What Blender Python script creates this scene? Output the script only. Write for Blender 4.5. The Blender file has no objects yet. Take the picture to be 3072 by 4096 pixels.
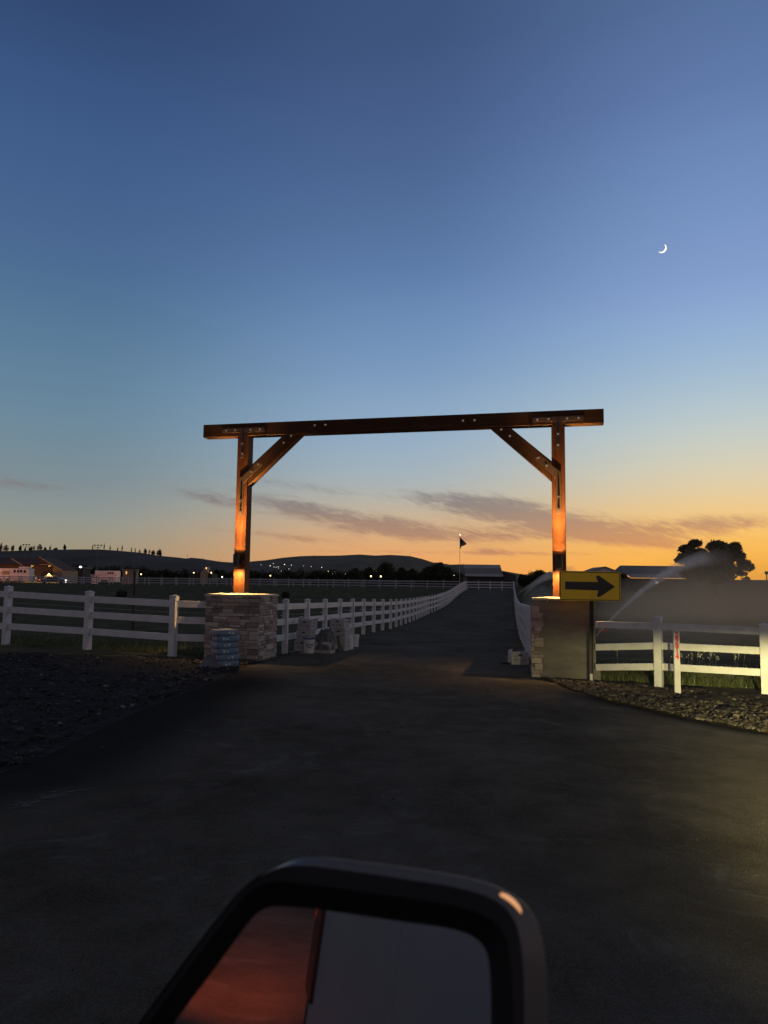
import bpy, bmesh, math, random
import numpy as np
from mathutils import Vector, Matrix, noise as mnoise

random.seed(7)
rng = np.random.default_rng(7)
SC = bpy.context.scene
COL = SC.collection
rad = math.radians

# ------------------------------------------------------------------ camera
F, CX, CY, CZ = 3078.0, 1536.0, 2048.0, 1.65
PITCH = math.atan((2350.0 - CY) / F)
ROLL = rad(0.7)
_r = Vector((1, 0, 0)); _u = Vector((0, -math.sin(PITCH), math.cos(PITCH))); _f = Vector((0, math.cos(PITCH), math.sin(PITCH)))
RT = math.cos(ROLL) * _r + math.sin(ROLL) * _u
UP = -math.sin(ROLL) * _r + math.cos(ROLL) * _u
FW = _f
EYE = Vector((0, 0, CZ))
cd = bpy.data.cameras.new("camera")
cam = bpy.data.objects.new("camera", cd)
COL.objects.link(cam)
mw = Matrix((RT, UP, -FW)).transposed().to_4x4()
mw.translation = EYE
cam.matrix_world = mw
cd.sensor_fit = 'VERTICAL'; cd.sensor_height = 34.6; cd.sensor_width = 25.95; cd.lens = 26.0
cd.clip_start = 0.02; cd.clip_end = 20000
cd.dof.use_dof = True; cd.dof.focus_distance = 17.0; cd.dof.aperture_fstop = 9.0
SC.camera = cam

def ray(px, py):
    return FW + RT * ((px - CX) / F) - UP * ((py - CY) / F)
def atY(px, py, Y):
    d = ray(px, py)
    return EYE + d * (Y / d.y)
def azel(px, py):
    d = ray(px, py).normalized()
    return math.degrees(math.atan2(d.x, d.y)), math.degrees(math.asin(d.z))
K = 3072 / 1659.0        # overview pixel to photograph pixel

# ------------------------------------------------------------------ world
SC.view_settings.view_transform = 'Standard'
SC.view_settings.look = 'None'
SC.view_settings.exposure = 0
SC.view_settings.gamma = 1
SC.cycles.use_denoising = True
SC.cycles.max_bounces = 6
SC.cycles.volume_bounces = 1
SC.cycles.sample_clamp_indirect = 4.0

def lin(c):
    o = []
    for x in c:
        x = x / 255.0
        o.append(x / 12.92 if x <= 0.04045 else ((x + 0.055) / 1.055) ** 2.4)
    return (o[0], o[1], o[2], 1.0)

world = bpy.data.worlds.new("World")
SC.world = world
world.use_nodes = True
wt = world.node_tree
for n in list(wt.nodes):
    wt.nodes.remove(n)

class G:
    """small node-graph helper"""
    def __init__(s, nt): s.nt = nt
    def n(s, t, **kw):
        nd = s.nt.nodes.new(t)
        for k, v in kw.items(): setattr(nd, k, v)
        return nd
    def put(s, sock, val):
        if isinstance(val, bpy.types.NodeSocket): s.nt.links.new(val, sock)
        else: sock.default_value = val
    def m(s, op, a, b=None, c=None, clamp=False):
        nd = s.n('ShaderNodeMath', operation=op, use_clamp=clamp)
        s.put(nd.inputs[0], a)
        if b is not None: s.put(nd.inputs[1], b)
        if c is not None: s.put(nd.inputs[2], c)
        return nd.outputs[0]
    def ss(s, x, a, b, lo=0.0, hi=1.0):
        nd = s.n('ShaderNodeMapRange', interpolation_type='SMOOTHSTEP')
        s.put(nd.inputs['Value'], x)
        nd.inputs['From Min'].default_value = a; nd.inputs['From Max'].default_value = b
        nd.inputs['To Min'].default_value = lo; nd.inputs['To Max'].default_value = hi
        return nd.outputs['Result']
    def mix(s, f, a, b, bt='MIX'):
        nd = s.n('ShaderNodeMix', data_type='RGBA', blend_type=bt)
        s.put(nd.inputs[0], f); s.put(nd.inputs[6], a); s.put(nd.inputs[7], b)
        return nd.outputs[2]
    def ramp(s, x, stops, interp='LINEAR'):
        nd = s.n('ShaderNodeValToRGB')
        cr = nd.color_ramp; cr.interpolation = interp
        while len(cr.elements) > 1: cr.elements.remove(cr.elements[-1])
        cr.elements[0].position = stops[0][0]; cr.elements[0].color = stops[0][1]
        for p, c in stops[1:]:
            e = cr.elements.new(p); e.color = c
        s.put(nd.inputs[0], x)
        return nd.outputs[0]
    def noise(s, vec, scale, detail=4, rough=0.55, dist=0.0):
        nd = s.n('ShaderNodeTexNoise')
        if vec is not None: s.put(nd.inputs['Vector'], vec)
        nd.inputs['Scale'].default_value = scale; nd.inputs['Detail'].default_value = detail
        nd.inputs['Roughness'].default_value = rough; nd.inputs['Distortion'].default_value = dist
        return nd.outputs['Fac']

g = G(wt)
tc = g.n('ShaderNodeTexCoord')
sep = g.n('ShaderNodeSeparateXYZ'); wt.links.new(tc.outputs['Generated'], sep.inputs[0])
dx, dy, dz = sep.outputs
el = g.m('MULTIPLY', g.m('ARCSINE', g.m('MINIMUM', g.m('MAXIMUM', dz, -1.0), 1.0)), 57.29578)
az = g.m('MULTIPLY', g.m('ARCTAN2', dx, dy), 57.29578)
eln = g.m('DIVIDE', el, 60.0, clamp=True)
def sky_stops(lst, zen):
    st = []
    for y, c in lst:
        e = math.degrees(math.atan((1269 - y) / 1662.0))
        st.append((max(0.0, e / 60.0), lin(c)))
    st.append((1.0, lin(zen)))
    st.sort(key=lambda t: t[0])
    return st
left = sky_stops([(1269, (162, 138, 112)), (1200, (158, 146, 122)), (1160, (150, 150, 137)), (1125, (141, 149, 146)), (1070, (127, 141, 147)), (1000, (117, 140, 152)), (918, (105, 135, 157)), (810, (95, 128, 155)), (675, (80, 113, 148)), (540, (73, 102, 145)), (378, (65, 93, 138)), (216, (58, 85, 130)), (108, (52, 78, 119)), (0, (50, 70, 111)), (-500, (46, 64, 102))], (70, 74, 92))
cent = sky_stops([(1269, (242, 160, 88)), (1200, (233, 168, 106)), (1150, (216, 173, 128)), (1100, (192, 180, 158)), (1040, (168, 180, 184)), (960, (150, 174, 196)), (880, (139, 167, 195)), (800, (124, 154, 190)), (680, (109, 141, 183)), (560, (92, 123, 167)), (400, (80, 108, 151)), (200, (70, 93, 138)), (0, (62, 86, 126)), (-500, (54, 76, 112))], (70, 74, 92))
right = sky_stops([(1269, (255, 165, 48)), (1215, (255, 182, 68)), (1160, (253, 194, 100)), (1110, (241, 201, 136)), (1060, (226, 206, 166)), (1000, (211, 208, 187)), (918, (187, 202, 205)), (810, (157, 185, 210)), (702, (141, 169, 211)), (621, (131, 157, 203)), (486, (119, 147, 193)), (324, (105, 133, 180)), (216, (97, 122, 171)), (0, (84, 110, 153)), (-500, (74, 98, 138))], (70, 74, 92))
back = [(0.0, lin((146, 126, 124))), (0.12, lin((140, 128, 130))), (0.3, lin((110, 110, 124))), (1.0, lin((70, 74, 92)))]
cl_, cc_, cr_, cb_ = g.ramp(eln, left, 'B_SPLINE'), g.ramp(eln, cent, 'B_SPLINE'), g.ramp(eln, right, 'B_SPLINE'), g.ramp(eln, back)
sky = g.mix(g.ss(az, -23.0, 2.0), cl_, cc_)
sky = g.mix(g.ss(az, 0.0, 26.0), sky, cr_)
aabs = g.m('ABSOLUTE', g.m('SUBTRACT', az, 8.0))
sky = g.mix(g.ss(aabs, 45.0, 125.0), sky, cb_)
# streaky dusk clouds, placed by direction in the sky
cv = g.n('ShaderNodeCombineXYZ')
wt.links.new(g.m('MULTIPLY', az, 0.16), cv.inputs[0])
wt.links.new(g.m('MULTIPLY', g.m('ADD', el, g.m('MULTIPLY', az, 0.15)), 0.75), cv.inputs[1])
n1 = g.noise(cv.outputs[0], 2.1, 7, 0.66, 0.9)
cv2 = g.n('ShaderNodeCombineXYZ')
wt.links.new(g.m('MULTIPLY', g.m('ADD', az, g.m('MULTIPLY', el, 0.5)), 0.5), cv2.inputs[0])
wt.links.new(g.m('MULTIPLY', g.m('ADD', el, g.m('MULTIPLY', az, 0.30)), 1.6), cv2.inputs[1])
n2 = g.noise(cv2.outputs[0], 2.4, 6, 0.66, 0.6)
blobs = [(455, 1076, 75, 12, .20, .8), (640, 1098, 120, 17, .22, 1.0), (830, 1133, 150, 19, .15, 1.0), (1030, 1090, 130, 22, .12, 1.0),
         (1150, 1120, 130, 22, .15, .9), (1000, 1155, 190, 13, .02, .85), (1310, 1146, 170, 22, .12, 1.05), (1540, 1134, 100, 17, -.05, 1.0),
         (620, 1160, 130, 8, .08, .7), (1060, 1190, 40, 7, .02, .7), (60, 1047, 95, 13, .05, .55), (650, 1050, 130, 9, .1, .5),
         (850, 1193, 220, 4, 0, .45), (1170, 1196, 140, 5, 0, .5), (1330, 1168, 120, 8, .1, .7)]
tot = None
for bx_, by_, bw, bh, sl, am in blobs:
    a0, e0 = azel(bx_ * K, by_ * K)
    sa = math.degrees(bw / 1662.0); se = math.degrees(bh / 1662.0)
    da = g.m('SUBTRACT', az, a0)
    de = g.m('ADD', g.m('SUBTRACT', el, e0), g.m('MULTIPLY', da, sl))
    q = g.m('ADD', g.m('POWER', g.m('DIVIDE', da, sa), 2.0), g.m('POWER', g.m('DIVIDE', de, se), 2.0))
    gv = g.m('MULTIPLY', g.m('EXPONENT', g.m('MULTIPLY', q, -0.8)), am)
    tot = gv if tot is None else g.m('ADD', tot, gv)
tex = g.m('ADD', g.m('MULTIPLY', n1, 0.65), g.m('MULTIPLY', n2, 0.35))
dens = g.ss(g.m('ADD', g.m('MULTIPLY', tot, 0.34), g.m('MULTIPLY', tex, 1.55)), 0.72, 1.24)
dens = g.m('MULTIPLY', dens, g.m('MINIMUM', g.m('MULTIPLY', tot, 1.6), 1.0))
ccol_l = g.ramp(eln, [(0.0, lin((200, 128, 92))), (0.06, lin((172, 128, 105))), (0.10, lin((130, 118, 118))), (0.18, lin((112, 120, 135)))])
ccol_r = g.ramp(eln, [(0.0, lin((232, 138, 70))), (0.06, lin((205, 142, 100))), (0.10, lin((160, 133, 122))), (0.18, lin((140, 140, 150)))])
ccol = g.mix(g.ss(az, 2.0, 26.0), ccol_l, ccol_r)
sky = g.mix(g.m('MULTIPLY', dens, 0.8), sky, ccol)
low = g.ss(el, -8.0, -0.5)
sky = g.mix(low, lin((40, 38, 38)), sky)
bg = g.n('ShaderNodeBackground'); wt.links.new(sky, bg.inputs['Color']); bg.inputs['Strength'].default_value = 1.0
wo = g.n('ShaderNodeOutputWorld'); wt.links.new(bg.outputs[0], wo.inputs['Surface'])

# the last of the sun, at the horizon on the right
sl = bpy.data.lights.new("sun", 'SUN'); sl.energy = 0.03; sl.angle = rad(3); sl.color = (1, 0.55, 0.22)
so = bpy.data.objects.new("sun", sl); COL.objects.link(so)
so.rotation_euler = (rad(88.5), 0, rad(180 - 26))

# ------------------------------------------------------------------ helpers
def zprof(y):
    pts = [(-60, 0), (0, 0), (19, 0), (28.8, -.09), (35.4, -.18), (41, -.21), (47, -.20), (57, -.16), (65, -.02), (78, .18), (88, .45), (96, .85), (104, 1.25), (113, 1.5), (122, 1.56), (140, 1.6), (200, 1.8), (400, 3), (900, 6), (6000, 20)]
    if y <= pts[0][0]: return pts[0][1]
    for (a, za), (b, zb) in zip(pts, pts[1:]):
        if y <= b:
            return za + (zb - za) * (y - a) / (b - a)
    return pts[-1][1]
def zg(x, y):
    zc = max(-.13, min(.10, -0.0176 * (x + 1.5)))
    return zprof(y) + zc * max(0.0, min(1.0, (140 - y) / 80.0)) * max(0.0, min(1.0, (y - 3) / 9.0))
def gnd(px, py):
    d = ray(px, py)
    z = 0.0
    for _ in range(30):
        t = (z - CZ) / d.z
        p = EYE + d * t
        z = 0.5 * z + 0.5 * zg(p.x, p.y)
    p.z = zg(p.x, p.y)
    return p
def gD(px, py): return gnd(px * K, py * K)

class MB:
    def __init__(s): s.v = []; s.f = []; s.m = []
    def add(s, vs, fs, mi=0):
        o = len(s.v)
        s.v.extend([tuple(p) for p in vs])
        s.f.extend([tuple(i + o for i in f) for f in fs])
        s.m.extend([mi] * len(fs))
    def frame_box(s, c, ax, ay, az_, mi=0):
        """box about c with half-extent vectors"""
        c = Vector(c); ax = Vector(ax); ay = Vector(ay); az_ = Vector(az_)
        vs = [c + ax * i + ay * j + az_ * k for k in (-1, 1) for j in (-1, 1) for i in (-1, 1)]
        s.add(vs, [(0, 2, 3, 1), (4, 5, 7, 6), (0, 1, 5, 4), (2, 6, 7, 3), (0, 4, 6, 2), (1, 3, 7, 5)], mi)
    def box(s, x0, x1, y0, y1, z0, z1, mi=0):
        s.frame_box(((x0 + x1) / 2, (y0 + y1) / 2, (z0 + z1) / 2), ((x1 - x0) / 2, 0, 0), (0, (y1 - y0) / 2, 0), (0, 0, (z1 - z0) / 2), mi)
    def bar(s, p0, p1, w, h, up=(0, 0, 1), mi=0):
        p0 = Vector(p0); p1 = Vector(p1); d = (p1 - p0)
        t = d.normalized(); side = t.cross(Vector(up)).normalized(); upv = side.cross(t).normalized()
        s.frame_box((p0 + p1) / 2, d / 2, side * w / 2, upv * h / 2, mi)
    def cyl(s, p0, p1, r0, r1=None, n=12, mi=0, cap=True):
        if r1 is None: r1 = r0
        p0 = Vector(p0); p1 = Vector(p1); t = (p1 - p0).normalized()
        a = t.cross(Vector((0, 0, 1)) if abs(t.z) < .9 else Vector((1, 0, 0))).normalized(); b = t.cross(a)
        vs = []
        for p, r in ((p0, r0), (p1, r1)):
            for i in range(n):
                an = 2 * math.pi * i / n
                vs.append(p + a * (r * math.cos(an)) + b * (r * math.sin(an)))
        fs = [(i, (i + 1) % n, n + (i + 1) % n, n + i) for i in range(n)]
        if cap: fs += [tuple(reversed(range(n))), tuple(range(n, 2 * n))]
        s.add(vs, fs, mi)
    def tube(s, pts, rs, n=10, mi=0, cap=True):
        pts = [Vector(p) for p in pts]; vs = []
        for k, p in enumerate(pts):
            t = (pts[min(k + 1, len(pts) - 1)] - pts[max(k - 1, 0)]).normalized()
            a = t.cross(Vector((0, 1, 0.01))).normalized(); b = t.cross(a)
            for i in range(n):
                an = 2 * math.pi * i / n
                vs.append(p + a * (rs[k] * math.cos(an)) + b * (rs[k] * math.sin(an)))
        fs = []
        for k in range(len(pts) - 1):
            for i in range(n):
                fs.append((k * n + i, k * n + (i + 1) % n, (k + 1) * n + (i + 1) % n, (k + 1) * n + i))
        if cap: fs += [tuple(reversed(range(n))), tuple(range((len(pts) - 1) * n, len(pts) * n))]
        s.add(vs, fs, mi)
    def lathe(s, c, prof, n=20, mi=0):
        c = Vector(c); vs = []
        for r, z in prof:
            for i in range(n):
                an = 2 * math.pi * i / n
                vs.append(c + Vector((r * math.cos(an), r * math.sin(an), z)))
        fs = []
        for k in range(len(prof) - 1):
            for i in range(n):
                fs.append((k * n + i, k * n + (i + 1) % n, (k + 1) * n + (i + 1) % n, (k + 1) * n + i))
        s.add(vs, fs, mi)
    def prism(s, poly, o, eu, ev, ew, mi=0):
        """polygon (u,v) in the plane o+u*eu+v*ev, extruded by vector ew"""
        o = Vector(o); eu = Vector(eu); ev = Vector(ev); ew = Vector(ew); n = len(poly)
        a = [o + eu * u + ev * v for u, v in poly]; b = [p + ew for p in a]
        s.add(a + b, [tuple(range(n)), tuple(reversed(range(n, 2 * n)))] + [((i + 1) % n, i, n + i, n + (i + 1) % n) for i in range(n)], mi)
    def build(s, name, mats, parent=None, local=False, smooth=False, bevel=0.0, seg=1):
        me = bpy.data.meshes.new(name)
        off = Vector((0, 0, 0))
        if parent is not None and not local:
            q = parent
            while q is not None:
                off = off + q.location; q = q.parent
        if off.length > 0:
            vs = [(p[0] - off.x, p[1] - off.y, p[2] - off.z) for p in s.v]
        else: vs = s.v
        me.from_pydata(vs, [], s.f)
        if not isinstance(mats, (list, tuple)): mats = [mats]
        for m in mats: me.materials.append(m)
        if len(mats) > 1: me.polygons.foreach_set('material_index', s.m)
        bm = bmesh.new(); bm.from_mesh(me)
        if len(bm.faces) < 60000: bmesh.ops.recalc_face_normals(bm, faces=bm.faces)
        bm.to_mesh(me); bm.free()
        if smooth: me.polygons.foreach_set('use_smooth', [True] * len(me.polygons))
        o = bpy.data.objects.new(name, me); COL.objects.link(o)
        if parent is not None: o.parent = parent
        if bevel > 0:
            md = o.modifiers.new('bevel', 'BEVEL'); md.width = bevel; md.segments = seg; md.limit_method = 'ANGLE'; md.angle_limit = rad(40)
        return o

def tag(o, label, cat, group=None, kind=None):
    o['label'] = label; o['category'] = cat
    if group: o['group'] = group
    if kind: o['kind'] = kind
    return o
def thing(name, loc, label, cat, group=None, rotz=0.0, kind=None):
    e = bpy.data.objects.new(name, None); COL.objects.link(e)
    e.empty_display_size = 0.1; e.location = loc; e.rotation_euler = (0, 0, rotz)
    return tag(e, label, cat, group, kind)
def structure(o):
    o['kind'] = 'structure'; return o
def copy_tree(o, loc, rotz, label, group=None):
    def cp(x, par):
        c = x.copy(); COL.objects.link(c)
        if par is not None: c.parent = par
        for ch in x.children: cp(ch, c)
        return c
    r = cp(o, None); r.location = loc; r.rotation_euler = (0, 0, rotz); r['label'] = label
    if group: r['group'] = group
    return r

def mat(name, col, rough=0.7, var=0.25, scale=6.0, bump=0.0, bscale=None, metal=0.0, emit=None, estr=0.0, stretch=(1, 1, 1), spec=0.5, col2=None, coat=0.0, detail=5):
    m = bpy.data.materials.new(name); m.use_nodes = True
    nt = m.node_tree; h = G(nt); b = nt.nodes['Principled BSDF']
    t = h.n('ShaderNodeTexCoord'); mp = h.n('ShaderNodeMapping'); mp.inputs['Scale'].default_value = stretch
    nt.links.new(t.outputs['Object'], mp.inputs[0])
    f = h.noise(mp.outputs[0], scale, detail, 0.6)
    c = (*col, 1.0)
    if col2 is None:
        a_ = tuple(x * (1 - var) for x in col) + (1.0,); b_ = tuple(min(1, x * (1 + var)) for x in col) + (1.0,)
    else: a_ = c; b_ = (*col2, 1.0)
    cc = h.ramp(f, [(0.3, a_), (0.7, b_)])
    nt.links.new(cc, b.inputs['Base Color'])
    b.inputs['Roughness'].default_value = rough; b.inputs['Metallic'].default_value = metal
    b.inputs['Specular IOR Level'].default_value = spec
    if coat: b.inputs['Coat Weight'].default_value = coat
    if bump > 0:
        f2 = h.noise(mp.outputs[0], bscale or scale * 4, 4, 0.6)
        bn = h.n('ShaderNodeBump'); bn.inputs['Strength'].default_value = bump; bn.inputs['Distance'].default_value = 0.02
        nt.links.new(f2, bn.inputs['Height']); nt.links.new(bn.outputs[0], b.inputs['Normal'])
    if emit:
        b.inputs['Emission Color'].default_value = (*emit, 1); b.inputs['Emission Strength'].default_value = estr
    return m

M = {}
M['asphalt'] = None
M['grass_ground'] = mat('grass_ground', (0.088, 0.082, 0.050), 1.0, 0.45, 0.9, 0.5, 9, spec=0.0)
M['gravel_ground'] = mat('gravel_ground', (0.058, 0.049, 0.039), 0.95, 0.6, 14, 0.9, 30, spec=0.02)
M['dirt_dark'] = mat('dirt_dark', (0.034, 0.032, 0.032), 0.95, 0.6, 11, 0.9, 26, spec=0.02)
M['rock'] = None
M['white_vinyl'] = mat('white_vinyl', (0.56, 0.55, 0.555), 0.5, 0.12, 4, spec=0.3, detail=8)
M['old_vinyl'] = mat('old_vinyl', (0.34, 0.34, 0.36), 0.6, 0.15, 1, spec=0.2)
M['wood'] = None
M['steel_dark'] = mat('steel_dark', (0.06, 0.032, 0.022), 0.6, 0.25, 20, 0.05, spec=0.4)
M['bolt'] = mat('bolt', (0.85, 0.72, 0.5), 0.22, 0.1, 30, metal=1.0)
M['black_metal'] = mat('black_metal', (0.012, 0.011, 0.011), 0.5, 0.2, 20)
M['mortar'] = mat('mortar', (0.42, 0.40, 0.34), 0.9, 0.2, 9, 0.4, 60)
M['scratch_coat'] = mat('scratch_coat', (0.155, 0.142, 0.122), 0.92, 0.26, 1.6, 0.7, 22, stretch=(1, 1, 3.5), detail=8)
M['lens'] = mat('lens', (0.9, 0.85, 0.7), 0.3, 0.02, 5, emit=(1, 0.86, 0.55), estr=12)

def asphalt_mat():
    m = bpy.data.materials.new('asphalt'); m.use_nodes = True
    nt = m.node_tree; h = G(nt); b = nt.nodes['Principled BSDF']
    t = h.n('ShaderNodeTexCoord'); v = t.outputs['Object']
    big = h.noise(v, 0.35, 3, 0.5); mid = h.noise(v, 2.2, 6, 0.65, 0.4); fine = h.noise(v, 70, 3, 0.7)
    f = h.m('ADD', h.m('MULTIPLY', big, 0.45), h.m('ADD', h.m('MULTIPLY', mid, 0.34), h.m('MULTIPLY', fine, 0.42)))
    c = h.ramp(f, [(0.40, (0.030, 0.025, 0.019, 1)), (0.56, (0.072, 0.061, 0.047, 1)), (0.75, (0.13, 0.112, 0.088, 1))])
    dust = h.ss(h.noise(v, 1.3, 8, 0.78, 1.2), 0.50, 0.74, 0, 0.75)
    c = h.mix(dust, c, (0.155, 0.143, 0.122, 1))
    at = h.n('ShaderNodeAttribute'); at.attribute_name = 'edge_tone'
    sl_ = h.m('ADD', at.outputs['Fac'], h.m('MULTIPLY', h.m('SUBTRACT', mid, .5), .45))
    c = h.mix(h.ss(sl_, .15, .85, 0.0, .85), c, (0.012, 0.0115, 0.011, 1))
    nt.links.new(c, b.inputs['Base Color'])
    b.inputs['Roughness'].default_value = 0.95; b.inputs['Specular IOR Level'].default_value = 0.02
    vo = h.n('ShaderNodeTexVoronoi'); vo.inputs['Scale'].default_value = 110; nt.links.new(v, vo.inputs['Vector'])
    hh = h.m('ADD', h.m('MULTIPLY', vo.outputs['Distance'], 0.8), h.m('MULTIPLY', mid, 0.6))
    bn = h.n('ShaderNodeBump'); bn.inputs['Strength'].default_value = 0.8; bn.inputs['Distance'].default_value = 0.01
    nt.links.new(hh, bn.inputs['Height']); nt.links.new(bn.outputs[0], b.inputs['Normal'])
    return m
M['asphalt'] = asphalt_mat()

def island_mat(name, stops, rough=0.85, bump=0.5, bscale=40, spec=0.2):
    m = bpy.data.materials.new(name); m.use_nodes = True
    nt = m.node_tree; h = G(nt); b = nt.nodes['Principled BSDF']
    ge = h.n('ShaderNodeNewGeometry'); t = h.n('ShaderNodeTexCoord')
    c = h.ramp(ge.outputs['Random Per Island'], stops, 'LINEAR')
    f = h.noise(t.outputs['Object'], bscale, 4, 0.65)
    c = h.mix(h.ss(f, 0.3, 0.75, 0.0, 0.55), c, (0.05, 0.045, 0.04, 1), 'MULTIPLY') if False else h.mix(0.6, c, h.ramp(f, [(0.25, (0.45, 0.45, 0.45, 1)), (0.75, (1.25, 1.25, 1.25, 1))]), 'MULTIPLY')
    nt.links.new(c, b.inputs['Base Color'])
    b.inputs['Roughness'].default_value = rough; b.inputs['Specular IOR Level'].default_value = spec
    bn = h.n('ShaderNodeBump'); bn.inputs['Strength'].default_value = bump; bn.inputs['Distance'].default_value = 0.02
    nt.links.new(f, bn.inputs['Height']); nt.links.new(bn.outputs[0], b.inputs['Normal'])
    return m
M['stone'] = island_mat('stone', [(0.0, (0.20, 0.15, 0.125, 1)), (0.3, (0.33, 0.265, 0.22, 1)), (0.55, (0.42, 0.345, 0.295, 1)), (0.8, (0.52, 0.45, 0.39, 1)), (1.0, (0.26, 0.22, 0.195, 1))], 0.85, 0.6, 35)
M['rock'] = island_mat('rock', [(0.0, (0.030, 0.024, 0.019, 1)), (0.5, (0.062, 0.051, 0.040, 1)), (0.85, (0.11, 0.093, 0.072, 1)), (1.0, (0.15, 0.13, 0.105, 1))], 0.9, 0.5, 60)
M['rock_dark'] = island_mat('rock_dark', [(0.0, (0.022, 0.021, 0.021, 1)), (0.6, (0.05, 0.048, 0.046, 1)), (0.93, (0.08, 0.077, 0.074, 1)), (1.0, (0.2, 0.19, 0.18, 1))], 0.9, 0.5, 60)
M['blade'] = island_mat('blade', [(0.0, (0.045, 0.062, 0.022, 1)), (0.6, (0.09, 0.115, 0.042, 1)), (0.9, (0.15, 0.16, 0.075, 1)), (1.0, (0.34, 0.33, 0.21, 1))], 0.8, 0.0, 20)
M['leaf_dark'] = island_mat('leaf_dark', [(0.0, (0.03, 0.032, 0.018, 1)), (0.6, (0.055, 0.058, 0.03, 1)), (1.0, (0.09, 0.09, 0.045, 1))], 0.85, 0.0, 20)
M['leaf_pine'] = island_mat('leaf_pine', [(0.0, (0.03, 0.034, 0.018, 1)), (0.6, (0.06, 0.066, 0.035, 1)), (1.0, (0.09, 0.095, 0.05, 1))], 0.85, 0.0, 20)
M['bark'] = mat('bark', (0.05, 0.036, 0.026), 0.95, 0.4, 5, 0.6, 20)

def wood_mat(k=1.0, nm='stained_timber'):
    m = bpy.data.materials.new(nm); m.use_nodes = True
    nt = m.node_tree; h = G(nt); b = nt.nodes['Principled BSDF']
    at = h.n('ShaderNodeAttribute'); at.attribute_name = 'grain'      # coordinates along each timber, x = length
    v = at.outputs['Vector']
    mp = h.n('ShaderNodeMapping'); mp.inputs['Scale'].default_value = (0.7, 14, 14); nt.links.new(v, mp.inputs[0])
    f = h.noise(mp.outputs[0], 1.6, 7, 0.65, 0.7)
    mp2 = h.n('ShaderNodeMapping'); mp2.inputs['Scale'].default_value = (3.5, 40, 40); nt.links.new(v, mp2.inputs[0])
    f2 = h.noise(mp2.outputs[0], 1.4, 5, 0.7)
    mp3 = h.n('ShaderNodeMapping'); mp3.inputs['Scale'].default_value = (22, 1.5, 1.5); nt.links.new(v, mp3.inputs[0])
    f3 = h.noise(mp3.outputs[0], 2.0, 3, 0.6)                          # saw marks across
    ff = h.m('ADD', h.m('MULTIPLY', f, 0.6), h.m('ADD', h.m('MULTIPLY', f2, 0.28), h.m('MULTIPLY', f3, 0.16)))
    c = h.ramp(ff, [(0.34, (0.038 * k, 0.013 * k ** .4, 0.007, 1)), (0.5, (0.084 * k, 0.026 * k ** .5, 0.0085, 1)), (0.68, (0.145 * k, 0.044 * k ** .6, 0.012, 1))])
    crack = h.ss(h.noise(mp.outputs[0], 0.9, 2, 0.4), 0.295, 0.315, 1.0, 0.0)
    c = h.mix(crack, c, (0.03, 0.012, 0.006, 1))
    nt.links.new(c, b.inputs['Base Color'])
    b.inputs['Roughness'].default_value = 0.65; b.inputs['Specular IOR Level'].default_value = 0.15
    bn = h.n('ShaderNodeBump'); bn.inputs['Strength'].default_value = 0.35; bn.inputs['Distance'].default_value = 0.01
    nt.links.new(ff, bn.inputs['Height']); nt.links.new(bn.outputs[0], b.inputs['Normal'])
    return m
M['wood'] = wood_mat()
M['shaded_wood'] = wood_mat(.55, 'shaded_timber')  # same timber for beam and braces, their shade put into the colour
def set_grain(o, origin, length_axis):
    """store per-vertex timber coordinates (x along the timber)"""
    me = o.data; L = Vector(length_axis).normalized()
    a = L.cross(Vector((0.3, 0.9, 0.2))).normalized(); b = L.cross(a)
    at = me.attributes.new('grain', 'FLOAT_VECTOR', 'POINT')
    off = random.uniform(0, 50)
    for i, v in enumerate(me.vertices):
        at.data[i].vector = (v.co.dot(L) + off, v.co.dot(a), v.co.dot(b))

# ------------------------------------------------------------------ ground, roads
def graded(a, b, fine_a, fine_b, step, grow=1.25):
    xs = list(np.arange(fine_a, fine_b + 1e-6, step))
    s = step; x = fine_b
    while x < b:
        s *= grow; x += s; xs.append(min(x, b))
    s = step; x = fine_a
    while x > a:
        s *= grow; x -= s; xs.insert(0, max(x, a))
    return xs
# right low rise toward the sunset
def rise(x, y):
    a = math.degrees(math.atan2(x, max(y, 1)))
    d = math.hypot(x, y)
    w = max(0.0, min(1.0, (a - 17) / 5.0)); w = w * w * (3 - 2 * w)
    t = max(0.0, min(1.0, (d - 130) / 170.0)); t = t * t * (3 - 2 * t)
    return 3.6 * w * t
gb = MB()
xs = graded(-5000, 5000, -14, 26, 1.0); ys = graded(-60, 7000, -6, 150, 1.0)
nx, ny = len(xs), len(ys)
gb.add([(x, y, zg(x, y) + rise(x, y)) for y in ys for x in xs],
       [(j * nx + i, j * nx + i + 1, (j + 1) * nx + i + 1, (j + 1) * nx + i) for j in range(ny - 1) for i in range(nx - 1)])
structure(gb.build('ground', M['grass_ground'], smooth=True))

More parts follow.
